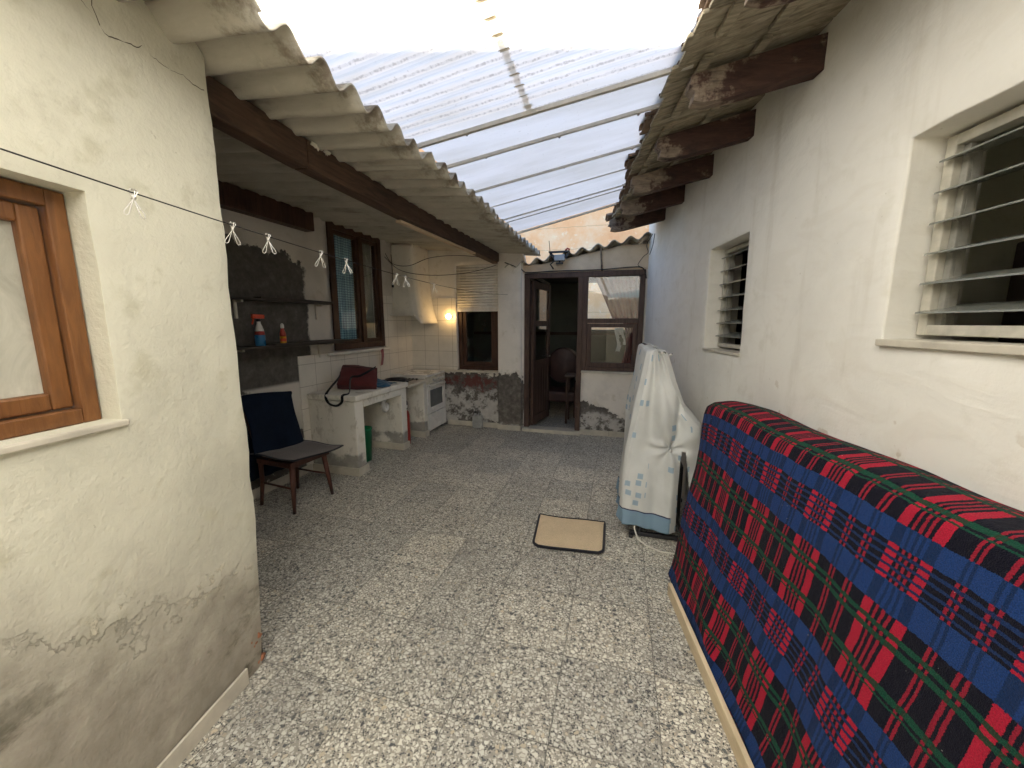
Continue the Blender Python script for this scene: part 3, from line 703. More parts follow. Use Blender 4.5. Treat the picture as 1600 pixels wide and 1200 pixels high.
# door frame, leaf, right-hand window
df = MB(); df.box(-1.350, -1.275, 5.485, 5.60, .05, 2.225); df.box(-.585, -.517, 5.475, 5.60, .05, 2.225); df.box(-1.350, .292, 5.478, 5.60, 2.2255, 2.298)
df.build('door_frame', M['doorw'], bh, bevel=.005)
hinge = Vector((-1.272, 5.60, .055)); ang = math.atan2(.70, .13)
LM = Matrix.Translation(hinge) @ Matrix.Rotation(ang, 4, 'Z')
dl = MB(); dl.box(0, .09, -.04, 0, 0, 2.15, LM); dl.box(.61, .70, -.04, 0, 0, 2.15, LM)
for z0, z1 in ((0, .14), (.86, .98), (1.50, 1.58), (2.05, 2.15)): dl.box(.091, .609, -.039, -.001, z0, z1, LM)
for i in range(5): dl.box(.093+i*.104, .093+i*.104+.098, -.030, -.012, .141, .859, LM)
door = dl.build('door', M['doorw'], bh, bevel=.004)
g = MB(); g.box(.092, .608, -.022, -.018, .981, 1.499, LM); g.box(.092, .608, -.022, -.018, 1.581, 2.049, LM); g.build('glass_pane', M['glass'], door)
hd = MB(); hd.tube([LM @ Vector(p) for p in ((.655, -.04, 1.02), (.655, -.075, 1.02), (.56, -.078, 1.02))], .009); hd.build('handle', M['steel'], door)
win = MB(); win.box(-.516, -.452, 5.48, 5.57, .94, 2.225); win.box(.222, .291, 5.48, 5.57, .94, 2.225)
win.box(-.451, .221, 5.481, 5.57, .94, .995); win.box(-.451, .221, 5.481, 5.57, 1.60, 1.665)
win = win.build('window', M['doorw'], bh, bevel=.005)
frame_mb(MB(), (-.448, .218, .998, 1.597), .055, -.012, .05, FB).build('sash', M['doorw'], win, bevel=.005)
fbox(MB(), -.392, .162, .018, .022, 1.054, 1.541, FB).build('glass_pane', M['glass'], win)
fbox(MB(), -.451, .221, .028, .032, 1.666, 2.224, FB).build('glass_pane', M['glass'], win)
# rooms behind
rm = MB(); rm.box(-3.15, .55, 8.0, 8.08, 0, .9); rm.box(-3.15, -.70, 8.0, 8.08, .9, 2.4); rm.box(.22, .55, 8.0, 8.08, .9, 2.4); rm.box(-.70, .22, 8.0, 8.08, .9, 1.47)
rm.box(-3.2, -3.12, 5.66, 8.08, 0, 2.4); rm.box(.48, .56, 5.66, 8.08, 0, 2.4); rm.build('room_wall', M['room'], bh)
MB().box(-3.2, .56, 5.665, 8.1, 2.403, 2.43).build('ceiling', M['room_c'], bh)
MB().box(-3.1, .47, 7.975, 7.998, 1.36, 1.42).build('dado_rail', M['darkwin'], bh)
# wavy sheet edge over the back house
def rz(x): return 2.47+.175*(x+1.1)
MB().grid(lambda a, b: (-1.62+2.02*a, 5.40+2.75*b, rz(-1.62+2.02*a)+.032*math.sin((2.02*a)*2*math.pi/.205)), 150, 6).build('roof_sheet', M['fibre'], bh, solid=.008)
MB().box(-3.2, -1.55, 5.52, 8.1, 2.5, 2.54).build('roof_slab', M['fibre'], bh)
cp = MB(); cp.tube([(-.30, 5.47, 2.60), (-.29, 5.485, 2.50), (-.275, 5.487, 2.30)], .012); cp.build('rain_strap', M['rafter'], bh)

# ------------------------------------------------------------------ things in the back room
o = MB().grid(lambda a, b: ((-.40+.30*(1-b)**.9) + (.66-.30*(1-b)**.9)*a + .0*b, 5.72+.022*math.sin(a*34+2*b), 1.62+.64*b), 70, 20, lambda a, b: (a, b)).build('curtain', M['pinkcur'], solid=.003)
o2 = None
tag(rebase(o, (-.07, 5.72, 1.62)), 'dusty pink curtain swept aside behind the upper pane beside the door', 'curtain')
o = MB().grid(lambda a, b: (.02+.06*math.sin(b*3.0)+(.23-.06*math.sin(b*3.0))*a*(.55+.45*abs(1-2*b)), 5.76+.02*math.sin(a*30+b*3), .98+.64*b), 40, 20).build('curtain', M['pinkcur'], solid=.003)
tag(rebase(o, (.14, 5.76, .98)), 'gathered pink curtain tail behind the lower pane beside the door', 'curtain')
gm = MB().grid(lambda a, b: (-.06+.12*a+.02*math.sin(b*5), 5.70+.012*math.sin(a*9+b*7), 1.20+.33*b), 10, 14, skip=lambda a, b: (a-.55)**2+(b-.5)**2 < .05 or (b < .3 and a > .5)).build('garment', M['whitecl'], solid=.004)
tag(rebase(gm, (0, 5.7, 1.2)), 'white garment hanging just inside the lower pane beside the pink curtain', 'garment')
ac = thing('armchair', 'dark brown armchair with rounded back standing inside the open door', 'armchair', (-.93, 6.7, 0), R(0))
MB().lathe((0, 0, 0), [(.001, 0), (.30, 0), (.31, .1), (.30, .25), (.001, .26)], 24, M=Matrix.Translation((-.93, 6.8, 0)) @ Matrix.Scale(.9, 4, (1, 0, 0)) @ Matrix.Rotation(R(90), 4, 'X') @ Matrix.Translation((0, .88, 0))).build('backrest', M['brownch'], ac, bevel=.02)
MB().box(-1.20, -.66, 6.25, 6.80, .30, .48).build('seat', M['brownch'], ac, bevel=.04)
for xx in (-1.24, -.69): MB().box(xx, xx+.07, 6.2, 6.78, .05, .66).build('armrest', M['brownch'], ac, bevel=.02)
tb = thing('side_table', 'small dim table with a pale edge inside the open door', 'table', (-.62, 6.15, 0))
MB().box(-.82, -.44, 6.0, 6.35, .76, .79).build('table_top', M['sofa'], tb, bevel=.006)
for xx in (-.80, -.47):
    for yy in (6.02, 6.31): MB().box(xx, xx+.03, yy, yy+.03, 0, .76).build('leg', M['darkwin'], tb)

# ------------------------------------------------------------------ lean-to roof on the left
lr = thing('lean_to_roof', 'grey corrugated fibre cement lean-to roof carried on a dark timber beam, stained along its eave', 'roof', (-1.7, 3.2, 2.45))
def zr(x): return 2.572-.083*(x+1.14)
PIT = .172
for i in range(6):
    y0 = -1.35+i*PIT*7; y1 = y0+PIT*7+.05; dx = random.uniform(-.018, .018) if i else 0; lift = .006*(i % 2)
    if y1 > 5.60: y1 = 5.60
    n = int((y1-y0)/PIT*14)
    def fs(a, b, y0=y0, y1=y1, dx=dx, lift=lift):
        y = y0+(y1-y0)*a; ragged = .012*noise.noise(Vector((y*3, 3.1, i)))+.006*noise.noise(Vector((y*13, 3.1, i)))
        x = -3.45+(2.31+dx+ragged)*b
        return (x, y, zr(x)+lift+.032*math.cos((y-.02)*2*math.pi/PIT)+.004*noise.noise(Vector((x*1.5, y*1.5, 0))))
    MB().grid(fs, n, 24).build('roof_sheet', M['fibre'], lr, solid=.0075)
bm_ = MB(); bm_.bar((-1.70, 1.26, 2.525), (-1.755, 1.90, 2.525), .10, .15); bm_.build('beam', M['beam'], lr, bevel=.007)
bm_ = MB(); bm_.bar((-1.755, 1.906, 2.527), (-1.79, 3.2, 2.527), .10, .15); bm_.bar((-1.79, 3.2, 2.527), (-1.785, 5.55, 2.527), .10, .15); bm_.build('beam', M['beam'], lr, bevel=.006)
MB().bar((-3.155, 1.2, 2.62), (-3.155, 3.47, 2.63), .13, .185).build('purlin', M['darkwin'], lr, bevel=.008)
MB().bar((-1.815, 2.98, 2.437), (-1.755, 4.55, 2.437), .05, .022).build('lath', M['pale'], lr, bevel=.003)
mo = MB()
for y, w in ((1.93, .09), (2.03, .05)): mo.grid(lambda a, b, y=y, w=w: (-1.694-.012*b, y+w*a, 2.598-.03*b*(.4+.6*abs(noise.noise(Vector((a*4, y, 0)))*2))), 8, 3)
mo.build('mortar_scrap', M['oldwhite'], lr, solid=.006)

# ------------------------------------------------------------------ translucent roof
tr = thing('translucent_roof', 'translucent plastic roof over the yard, ribbed near panel blazing with sun, flatter panels beyond', 'roof', (-.4, 2.2, 2.7))
def xr(y, b=.68): return (b-y*-math.sin(TH)*-1)/math.cos(TH) if False else (b - y*math.sin(TH))/math.cos(TH)
def zt(x, k=.135): return 2.635+k*(x+1.15)
def rib(y, pitch=.085, h=.011):
    t = (y/pitch) % 1.0
    return h*(min(1, max(0, (t-.10)/.12)) - min(1, max(0, (t-.56)/.12)))
Y_BEHIND = -4.95  # ribbed sheet carried on unseen behind the camera, added as broad soft light
ys = []; y = Y_BEHIND
while y < 2.15:
    for t in (0, .10, .22, .56, .68): ys.append(y+t*.085)
    y += .085
ys = [q for q in ys if q < 2.15]+[2.19]
for x0, x1 in ((None, -.50), (-.53, None)):
    mb = MB(); vs = []; nx = 10
    for y in ys:
        for i in range(nx+1):
            a = x0 if x0 is not None else -1.36; b = x1 if x1 is not None else xr(y)
            x = a+(b-a)*i/nx; vs.append((x, y, zt(max(x, -1.2))-.006+rib(y)+(.004 if x0 else 0)+.004*noise.noise(Vector((x*2, y*2, 1)))))
    mb.add(vs, [(j*(nx+1)+i, j*(nx+1)+i+1, (j+1)*(nx+1)+i+1, (j+1)*(nx+1)+i) for j in range(len(ys)-1) for i in range(nx)])
    mb.build('ribbed_sheet', M['pvc'], tr)
def lapf(a, b):                                   # dirt caught in the ribs where the two ribbed sheets lap
    y = Y_BEHIND+(2.16-Y_BEHIND)*a; x = -.538+.046*b
    return (x+.004*noise.noise(Vector((y*20, b, 0))), y, zt(x)+rib(y)-.005)
MB().grid(lapf, 900, 1, skip=lambda a, b: ((Y_BEHIND+(2.16-Y_BEHIND)*a)/.085) % 1.0 > .36+.30*noise.noise(Vector((math.floor((Y_BEHIND+(2.16-Y_BEHIND)*a)/.085)*3.7, 0, 2)))).build('lap_strip', M['lapdirt'], tr)
KF = .155
def zf(x, y): return 2.628+(.134+.036*(y-2.17))*(x+1.15)-.004*math.sin((y-2.1)*9)
YS = [2.17, 2.50, 2.99, 3.42, 3.83, 4.40]
for a, b in zip(YS, YS[1:]):
    def f(u, v, a=a, b=b):
        y = a+(b-a)*v; x = -1.185+(xr(y, .66)+1.185)*u
        return (x, y, zf(x, y)+.006*math.sin(v*math.pi)+.006*noise.noise(Vector((x*1.3, y*2, 0))))
    MB().grid(f, 30, 8).build('flat_sheet', M['pc'], tr)
for y, w, h in ((2.165, .022, .022), (2.50, .016, .02), (2.99, .012, .016), (3.42, .007, .010), (3.83, .010, .012), (3.95, .007, .01), (4.40, .022, .018)):
    x1 = xr(y, .62); MB().bar((-1.19, y, zf(-1.19, y)-.018), (x1, y, zf(x1, y)-.018), w, h).build('glazing_bar', M['alu'], tr, bevel=.002)

scr = None
for y in (2.17, 2.50, 2.99, 3.83):
    for x in (-.9, -.45, .0):
        if scr is None:
            scr = MB().lathe((0, 0, 0), [(.011, 0), (.011, .004), (.006, .006), (.006, .011), (.001, .012)], 10, M=Matrix.Rotation(R(180), 4, 'X')).build('fixing_screw', M['track'], None); scr.parent = tr; o = scr
        else:
            o = scr.copy(); COL.objects.link(o)
        o.location = Vector((x+random.uniform(-.05, .05), y+.035, zf(x, y)-.004))-tr.location

# ------------------------------------------------------------------ whitewashed house on the right
rh = thing('whitewashed_house', 'long whitewashed house wall on the right with louvre windows under a decaying tiled eave', 'house', B(1.3, 2.2, 0), TH)
NW = (.62, 1.565, 1.54, 2.222); SW = (2.66, 3.272, 1.40, 2.165)
wall(FR, (-5.2, 5.46), (0, 3.0), [NW, SW], .24, .07, amp=.006).build('wall', M['right'], rh, bevel=.006)
for (u0, u1, z0, z1), zs_, fw in ((NW, [2.134-.0995*i for i in range(6)], .035), (SW, [2.092-.0985*i for i in range(7)], .028)):
    d0 = .10
    wf = frame_mb(MB(), (u0+.004, u1-.012, z0+.018, z1-.012), fw, d0, d0+.05, FR).build('window', M['dullwhite'], rh, bevel=.003)
    for ue in (u1-.012-fw-.026, u0+.004+fw):
        st = MB(); fbox(st, ue, ue+.024, d0+.022, d0+.034, z0+.018+fw, z1-.012-fw, FR)
        fbox(st, ue+(.0 if ue > 1 and ue > (u0+u1)/2 else .018), ue+(.006 if ue > (u0+u1)/2 else .024), d0+.0345, d0+.060, z0+.018+fw, z1-.012-fw, FR); st.build('louvre_track', M['track'], wf, bevel=.002)
    for z in zs_:
        for ue in (u1-.012-fw-.030, u0+.004+fw+.010):
            cl = MB(); fbox(cl, ue+.003, ue+.016, d0+.014, d0+.050, z-.003, z+.011, FR); fbox(cl, ue+.005, ue+.014, d0+.036, d0+.048, z-.018, z-.0035, FR); cl.build('blade_clip', M['track'], wf, bevel=.004)
    lo, hi = u0+.03, u1-.028
    for z in zs_:
        b = MB(); vs = [FR(u, d, zz) for u in (lo, hi) for d, zz in ((d0-.028, z-.004), (d0-.026, z+.002), (d0+.095, z+.030), (d0+.095, z+.024))]
        b.add(vs, [(0, 1, 2, 3), (7, 6, 5, 4), (0, 4, 5, 1), (1, 5, 6, 2), (2, 6, 7, 3), (3, 7, 4, 0)]); b.build('louvre_blade', M['blade'], wf)
s = MB(); fbox(s, NW[0]-.02, NW[1]+.004, -.02, .10, NW[2]-.022, NW[2]+.004, FR); s.build('window_sill', M['skirt'], rh, bevel=.004)
s = MB(); fbox(s, SW[0]-.01, SW[1]+.004, -.008, .10, SW[2]-.016, SW[2]+.004, FR); s.build('window_sill', M['skirt'], rh, bevel=.003)
for a, b, dep, mt in ((.0, 2.3, 1.3, 'room_r'), (2.4, 3.9, 1.3, 'room_c')):   # rooms behind the louvres, the far one darkened by its colour
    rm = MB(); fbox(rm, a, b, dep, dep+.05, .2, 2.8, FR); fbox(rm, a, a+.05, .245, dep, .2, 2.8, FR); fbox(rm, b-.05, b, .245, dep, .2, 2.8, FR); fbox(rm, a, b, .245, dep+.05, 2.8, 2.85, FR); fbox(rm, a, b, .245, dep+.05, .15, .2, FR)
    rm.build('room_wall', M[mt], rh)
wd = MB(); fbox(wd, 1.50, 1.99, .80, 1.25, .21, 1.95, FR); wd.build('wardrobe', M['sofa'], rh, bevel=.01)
# eave: boards, rafters, tiles
def ze(x): return 2.772+.235*(x-.55)             # underside of the boards
NEAR_Y, FAR_Y = 3.36, 5.02
eb = MB(); y = -2.4
while y < FAR_Y:
    w = random.uniform(.085, .13); first = y < NEAR_Y
    e = (.55 if first else .635)+random.uniform(-.03, .035); dz = random.uniform(-.004, .004) - (0 if first else .01)
    eb.add([B(e, y, ze(e)+dz), B(e, y+w-.007, ze(e)+dz), B(1.5, y+w-.007, ze(1.5)+dz), B(1.5, y, ze(1.5)+dz)]+[B(e, y, ze(e)+dz+.018), B(e, y+w-.007, ze(e)+dz+.018), B(1.5, y+w-.007, ze(1.5)+dz+.018), B(1.5, y, ze(1.5)+dz+.018)],
           [(0, 3, 2, 1), (4, 5, 6, 7), (0, 1, 5, 4), (1, 2, 6, 5), (2, 3, 7, 6), (3, 0, 4, 7)]); y += w
for xx in (.66, .90):                            # battens nailed under the boards, broken in places
    y = -2.4
    while y < FAR_Y-.3:
        l = random.uniform(.5, .62); eb.add([B(xx+a, y+b*l, ze(xx)+c) for b in (0, 1) for a, c in ((-.02, -.008), (.025, -.003), (.025, -.024), (-.02, -.029))], [(0, 1, 2, 3), (7, 6, 5, 4), (0, 4, 5, 1), (1, 5, 6, 2), (2, 6, 7, 3), (3, 7, 4, 0)]); y += .63
roof = eb.build('roof', M['board'], rh, bevel=.004)
tl = MB()
for seg_, (ya, yb, e0) in enumerate(((-2.4, NEAR_Y, .535), (NEAR_Y+.02, FAR_Y, .605))):
    n = int((yb-ya)/.19)
    for i in range(n):
        yc = ya+(i+.5)*.19; e = e0+random.uniform(-.045, .03); zz = .028-(0 if seg_ == 0 else .012)
        for kx in range(3):                      # three courses of barrel tile up to the wall
            xa = e+kx*.30; xb = xa+.34; lift = .012+.0*kx
            if xa > 1.3: continue
            tl.grid(lambda a, b, yc=yc, xa=xa, xb=xb, kx=kx, zz=zz: B(xa+(xb-xa)*b, yc+.092*(1-.12*b)*math.cos(math.pi*a), ze(xa+(xb-xa)*b)+zz+.012-.012*b+.040*math.sin(math.pi*a)), 8, 3)
        tl.grid(lambda a, b, yc=yc, e=e, zz=zz: B(e+.02+.8*b, yc+.095+.08*math.cos(math.pi*a), ze(e+.02+.8*b)+zz+.034-.030*math.sin(math.pi*a)), 6, 3)
tl.build('roof_tile', M['clay'], roof, solid=.012)
for i, yr in enumerate((-.42, .22, .87, 1.50, 2.135, 2.765, 3.40, 4.065, 4.70)):
    r = MB(); xo = .60+random.uniform(-.015, .03); h = .182
    pr = [(1.42, -.012, -h), (1.195, -.012, -h), (xo+.10, -.008, -h*.93), (xo+.02, -.01, -h*.62), (xo, -.02, -h*.34), (xo, -.02, -.025)]
    bot = [(1.42, -h), (1.20, -h), (xo+.16, -h+.003), (xo+.07, -h+.014), (xo+.015, -h*.80), (xo+.022, -h*.6), (xo-.005, -h*.45)]
    top_ = [(xo, -.030), (1.42, -.030)]
    poly = bot+top_; w = .075; n = len(poly)
    vs = [B(x, yr-w/2, ze(x)+z) for x, z in poly]+[B(x, yr+w/2, ze(x)+z) for x, z in poly]
    r.add(vs, [tuple(range(n)), tuple(range(2*n-1, n-1, -1))]+[(k, n+k, n+(k+1) % n, (k+1) % n) for k in range(n)])
    r.build('rafter', M['rafter'], roof, bevel=.003)

# ------------------------------------------------------------------ tall peach building beyond and the yard's near end wall
YB = 10.6
def hit(p): 
    t = (YB-p.y)/SUNV.y; return p+SUNV*t
pA = hit(Vector((-1.131, 1.36, 2.65))); pB = hit(Vector((.034, 1.92, 2.80)))
sl_ = (pB.z-pA.z)/(pB.x-pA.x)
def tz(x): return pA.z+sl_*(x-pA.x)
pb = thing('peach_building', 'tall peach rendered building rising behind the rear house, seen through the roof gap', 'building', (-2, YB, 0))
MB().extr([(-9, -.05), (5, -.05), (5, tz(5)), (-9, tz(-9))], 'y', YB, YB+6).build('wall', M['peach'], pb)
nw = thing('yard_end_wall', 'pale plastered wall closing the near end of the yard behind the viewer', 'wall', (.5, -5.1, 0))
MB().box(-2.6, 3.4, -5.35, -5.1, 0, 2.6).build('wall', M['court'], nw, bevel=.01)

# ------------------------------------------------------------------ counter
ct = thing('kitchen_counter', 'whitewashed masonry kitchen counter with stained slabs and an open front', 'counter', (-2.9, 4.05, 0))
MB().box(-3.185, -2.60, 3.29, 3.43, 0, .80).build('end_wall', M['masonry'], ct, bevel=.012)
MB().box(-3.185, -2.60, 4.165, 4.285, 0, .80).build('end_wall', M['masonry'], ct, bevel=.012)
MB().box(-3.185, -2.60, 4.735, 4.825, 0, .775).build('end_wall', M['masonry'], ct, bevel=.012)
MB().box(-3.185, -2.575, 3.275, 4.30, .802, .862).build('worktop', M['masonry'], ct, bevel=.012)
MB().box(-3.185, -2.585, 4.302, 4.835, .777, .818).build('worktop', M['oldwhite'], ct, bevel=.008)
MB().box(-2.66, -2.598, 3.432, 4.163, .715, .80).build('apron', M['masonry'], ct, bevel=.012)
for a, c in ((3.272, 3.448), (4.150, 4.30), (4.72, 4.84)): MB().box(-3.18, -2.585, a, c, 0, .085).build('skirting', M['skirt'], ct, bevel=.004)
dp = MB(); dp.tube([(-2.74, 3.98, .76), (-2.74, 3.98, .60), (-2.74, 3.99, .555), (-2.74, 4.02, .54), (-2.74, 4.05, .555), (-2.74, 4.06, .60), (-2.80, 4.06, .64), (-3.15, 4.06, .64)], .026, 12)
dp.lathe((-2.74, 3.98, .66), [(.04, 0), (.042, .05), (.03, .09)], 16); dp.build('drain_trap', M['whitepl'], ct)

# ------------------------------------------------------------------ stove
sv = thing('gas_stove', 'white enamel gas stove with oven window standing beside the counter end', 'stove', (-2.9, 5.15, 0))
X0, X1, Y0, Y1 = -3.17, -2.645, 4.86, 5.455
MB().box(X0, X1, Y0, Y1, .03, .84).build('body', M['enamel'], sv, bevel=.006)
MB().box(X0, X1+.03, Y0-.006, Y1+.006, .842, .872).build('lid', M['enamel'], sv, bevel=.006)
pn = MB().box(X1+.001, X1+.032, Y0+.004, Y1-.004, .735, .838).build('control_panel', M['oldwhite'], sv, bevel=.005)
for i in range(5):
    MB().lathe((0, 0, 0), [(.022, 0), (.020, .018), (.017, .022)], 14, M=Matrix.Translation((X1+.032, Y0+.20+i*.075, .785)) @ Matrix.Rotation(R(90), 4, 'Y')).build('knob', M['whitepl'], pn)
dr = frame_mb(MB(), (Y0+.006, Y1-.006, .30, .725), .085, 0, .03, lambda u, d, z: P(X1+.032-d, u, z)).build('oven_door', M['enamel'], sv, bevel=.005)
MB().box(X1+.004, X1+.022, Y0+.0915, Y1-.0915, .386, .639).build('oven_window', M['ovenglass'], dr)
hb = MB(); hb.tube([(X1+.032, Y0+.06, .70), (X1+.062, Y0+.06, .70), (X1+.062, Y1-.06, .70), (X1+.032, Y1-.06, .70)], .009); hb.build('handle', M['whitepl'], dr)
MB().box(X1+.002, X1+.032, Y0+.006, Y1-.006, .045, .292).build('drawer', M['enamel'], sv, bevel=.005)
for yy in (Y0+.03, Y1-.07):
    for xx in (X1-.06, X0+.02): MB().box(xx, xx+.04, yy, yy+.04, 0, .03).build('foot', M['blackpl'], sv)

# ------------------------------------------------------------------ hood and lamp
hd = thing('extractor_hood', 'whitewashed masonry extractor hood flaring out over the stove', 'hood', (-3, 5.2, 1.6))
def hoodf(a, b):                                  # a runs round the open side, b goes up
    t = 1-b; fl_ = .0 + .13*t**3
    x1 = -2.86+fl_; y0 = 5.02-fl_*.5
    pts = [(-3.19, y0), (x1-.10, y0), (x1-.02, y0+.03), (x1, y0+.10), (x1, 5.49)]
    seg_ = [0, .42, .49, .56, 1.0]
    for i in range(4):
        if a <= seg_[i+1]+1e-9:
            q = (a-seg_[i])/(seg_[i+1]-seg_[i]); px = pts[i][0]+(pts[i+1][0]-pts[i][0])*q; py = pts[i][1]+(pts[i+1][1]-pts[i][1])*q; break
    return (px, py, 1.60+.10*max(0, min(1, (.5-a)/.08)) + b*(1.10-.10*max(0, min(1, (.5-a)/.08))))
MB().grid(hoodf, 50, 24).build('flue', M['masonry'], hd, solid=.02, off=-1)
MB().box(-3.19, -2.80, 4.90, 4.96, 1.70, 1.725).build('lip', M['masonry'], hd, bevel=.005)
wl = thing('wall_lamp', 'small lit bulb glowing warm on the back wall beside the hood', 'lamp', (-2.50, 5.49, 1.70))
MB().lathe((0, 0, 0), [(.030, 0), (.030, .012), (.018, .02), (.018, .05)], 16, M=Matrix.Translation((-2.50, 5.486, 1.70)) @ Matrix.Rotation(R(90), 4, 'X')).build('socket', M['whitepl'], wl)
bb = MB(); prof = [(.014, .045), (.020, .055), (.034, .075), (.040, .095), (.036, .115), (.022, .130), (.004, .136)]
bb.lathe((0, 0, 0), prof, 20, M=Matrix.Translation((-2.50, 5.486, 1.70)) @ Matrix.Rotation(R(90), 4, 'X')); bb.build('bulb', M['bulb'], wl)

# ------------------------------------------------------------------ shelves and bottles
for (z, y0, y1, dpt, lab) in ((1.80, 2.42, 3.62, .12, 'upper thin dark wall shelf, warped and empty, left of the kitchen window'), (1.385, 2.30, 3.62, .25, 'lower dark wall shelf holding cleaning bottles, left of the kitchen window')):
    s = thing('wall_shelf', lab, 'shelf', (-3.2, (y0+y1)/2, z), 0, 'wall shelves in the kitchen corner')
    m = MB(); m.box(-3.195, -3.195+dpt, y0, y1, z, z+.018)
    if z > 1.7: m.box(-3.19, -3.10, y0+.35, y1+.06, z+.019, z+.036)
    else: m.box(-3.17, -2.925, y0+.42, y1+.14, z+.019, z+.034)
    m.build('board', M['shelf'], s, bevel=.003)
    for yy in (y0+.16, y1-.12):
        k = MB(); k.box(-3.198, -3.18, yy, yy+.022, z-.16, z-.001); k.bar((-3.17, yy+.011, z-.012), (-3.20+dpt*.8, yy+.011, z-.012), .02, .02); k.build('bracket', M['oldwhite'], s, bevel=.002)
zb = 1.404
bt = thing('spray_bottle', 'blue and white trigger spray bottle with red head on the lower shelf', 'bottle', (-3.03, 2.66, zb))
MB().lathe((-3.03, 2.66, zb), [(.036, 0), (.040, .008), (.040, .085), (.037, .11)], 20).build('base', M['bluepl'], bt)
MB().lathe((-3.03, 2.66, zb+.1102), [(.037, 0), (.033, .03), (.024, .06), (.015, .085), (.015, .10)], 20).build('label_band', M['whitepl'], bt)
MB().lathe((-3.03, 2.66, zb+.095), [(.0405, 0), (.0385, .016), (.0345, .033)], 20).build('stripe', M['redpl'], bt)
MB().lathe((-3.03, 2.66, zb+.2104), [(.018, 0), (.018, .022)], 14).build('collar', M['iron'], bt)
hh = MB(); hh.bar((-3.03, 2.715, zb+.252), (-3.03, 2.60, zb+.255), .026, .036); hh.bar((-3.03, 2.615, zb+.240), (-3.03, 2.598, zb+.185), .012, .014); hh.build('trigger_head', M['orange'], bt, bevel=.006)
bt = thing('cleaner_bottle', 'small yellow bottle with red neck and white cap on the lower shelf', 'bottle', (-3.01, 2.88, zb))
MB().lathe((-3.01, 2.88, zb), [(.024, 0), (.027, .006), (.027, .075)], 18).build('base', M['yellow'], bt)
MB().lathe((-3.01, 2.88, zb+.0752), [(.027, 0), (.026, .03), (.014, .062), (.012, .075)], 18).build('neck', M['redpl'], bt)
MB().lathe((-3.01, 2.88, zb+.1504), [(.013, 0), (.016, .004), (.015, .03), (.006, .045)], 14).build('cap', M['whitepl'], bt)
MB().lathe((-3.01, 2.88, zb+.03), [(.0275, 0), (.0275, .028)], 18).build('label_band', M['orange'], bt)

# ------------------------------------------------------------------ chair with cover and mat
CM = Matrix.Translation((-2.775, 2.66, 0)) @ Matrix.Rotation(R(-5), 4, 'Z')   # local +x is the front
def C(*a): return CM @ Vector(a)
ch = thing('wooden_chair', 'brown wooden chair with splayed legs standing against the damp kitchen wall', 'chair', (-2.775, 2.66, 0), R(-5))
MB().box(-.21, .20, -.205, .205, .395, .445, CM).build('seat', M['chairw'], ch, bevel=.008)
for sx, sy in ((1, -1), (1, 1)):
    MB().tube([C(.165*sx, .165*sy, .41), C(.180*sx, .185*sy, .20), C(.195*sx, .205*sy, 0)], [.024, .020, .013], 12).build('leg', M['chairw'], ch)
for sy in (-1, 1):
    MB().tube([C(-.225, .185*sy, 0), C(-.20, .175*sy, .22), C(-.20, .175*sy, .42), C(-.235, .175*sy, .65), C(-.30, .18*sy, .90)], [.014, .019, .021, .018, .013], 10).build('leg', M['chairw'], ch)
for a, b in (((.18, -.185, .21), (-.20, -.175, .21)), ((.18, .185, .21), (-.20, .175, .21))):
    MB().tube([C(*a), C(*b)], .009, 8).build('stretcher', M['chairw'], ch)
MB().grid(lambda a, b: C(-.245-.10*b-.02*math.sin(math.pi*a), -.19+.38*a, .60+.30*b), 10, 6).build('backrest', M['chairw'], ch, solid=.018)
cv = MB()
def cov(a, b):                                    # navy cloth thrown over the back: front drop, over the top rail, back drop
    L = [(-.155, .46), (-.185, .62), (-.225, .78), (-.272, .93), (-.298, .965), (-.335, .95), (-.335, .75), (-.325, .45), (-.335, .20)]
    t = b*(len(L)-1); i = min(int(t), len(L)-2); q = t-i
    x = L[i][0]+(L[i+1][0]-L[i][0])*q; z = L[i][1]+(L[i+1][1]-L[i][1])*q
    wdt = .25-.02*math.sin(b*9) - (.03 if b > .7 else 0) + .012*noise.noise(Vector((b*5, 0, a)))
    y = -wdt+2*wdt*a
    z += (.020*math.cos((a-.2)*3.2) if .35 < b < .65 else 0)
    return C(x+.010*noise.noise(Vector((a*5, b*7, 2)))+.012*math.sin(a*17)*(.2+.8*abs(b-.45))+.014*noise.noise(Vector((a*3.2, b*5, 9))), y, z)
cc = cv.grid(cov, 26, 60).build('chair_cover', M['navy'], solid=.012, sub=1)
tag(rebase(cc, C(-.25, 0, .46)), 'dark navy cloth draped over the back of the brown chair', 'cloth')
sm = thing('seat_mat', 'grey felt mat with dark binding curling over the chair seat', 'mat', C(0, 0, .447), R(-5))
def matf(a, b):
    x = -.20+.50*b; y = -.235+.49*a
    z = .460+.014*math.sin(a*4.0+.6)+.022*(a-.5)**2*4 + (.020*(b-.75)*a if b > .75 else 0) + .006*math.sin(b*7)
    return C(x+.03*(a-.5), y, z)
MB().grid(matf, 20, 16).build('felt', M['greymat'], sm, solid=.008)
ring = [matf(a/14, 0) for a in range(15)]+[matf(1, b/12) for b in range(1, 13)]+[matf(a/14, 1) for a in range(13, -1, -1)]+[matf(0, b/12) for b in range(11, 0, -1)]
MB().tube(ring, .0075, 6, True).build('binding', M['edge'], sm)

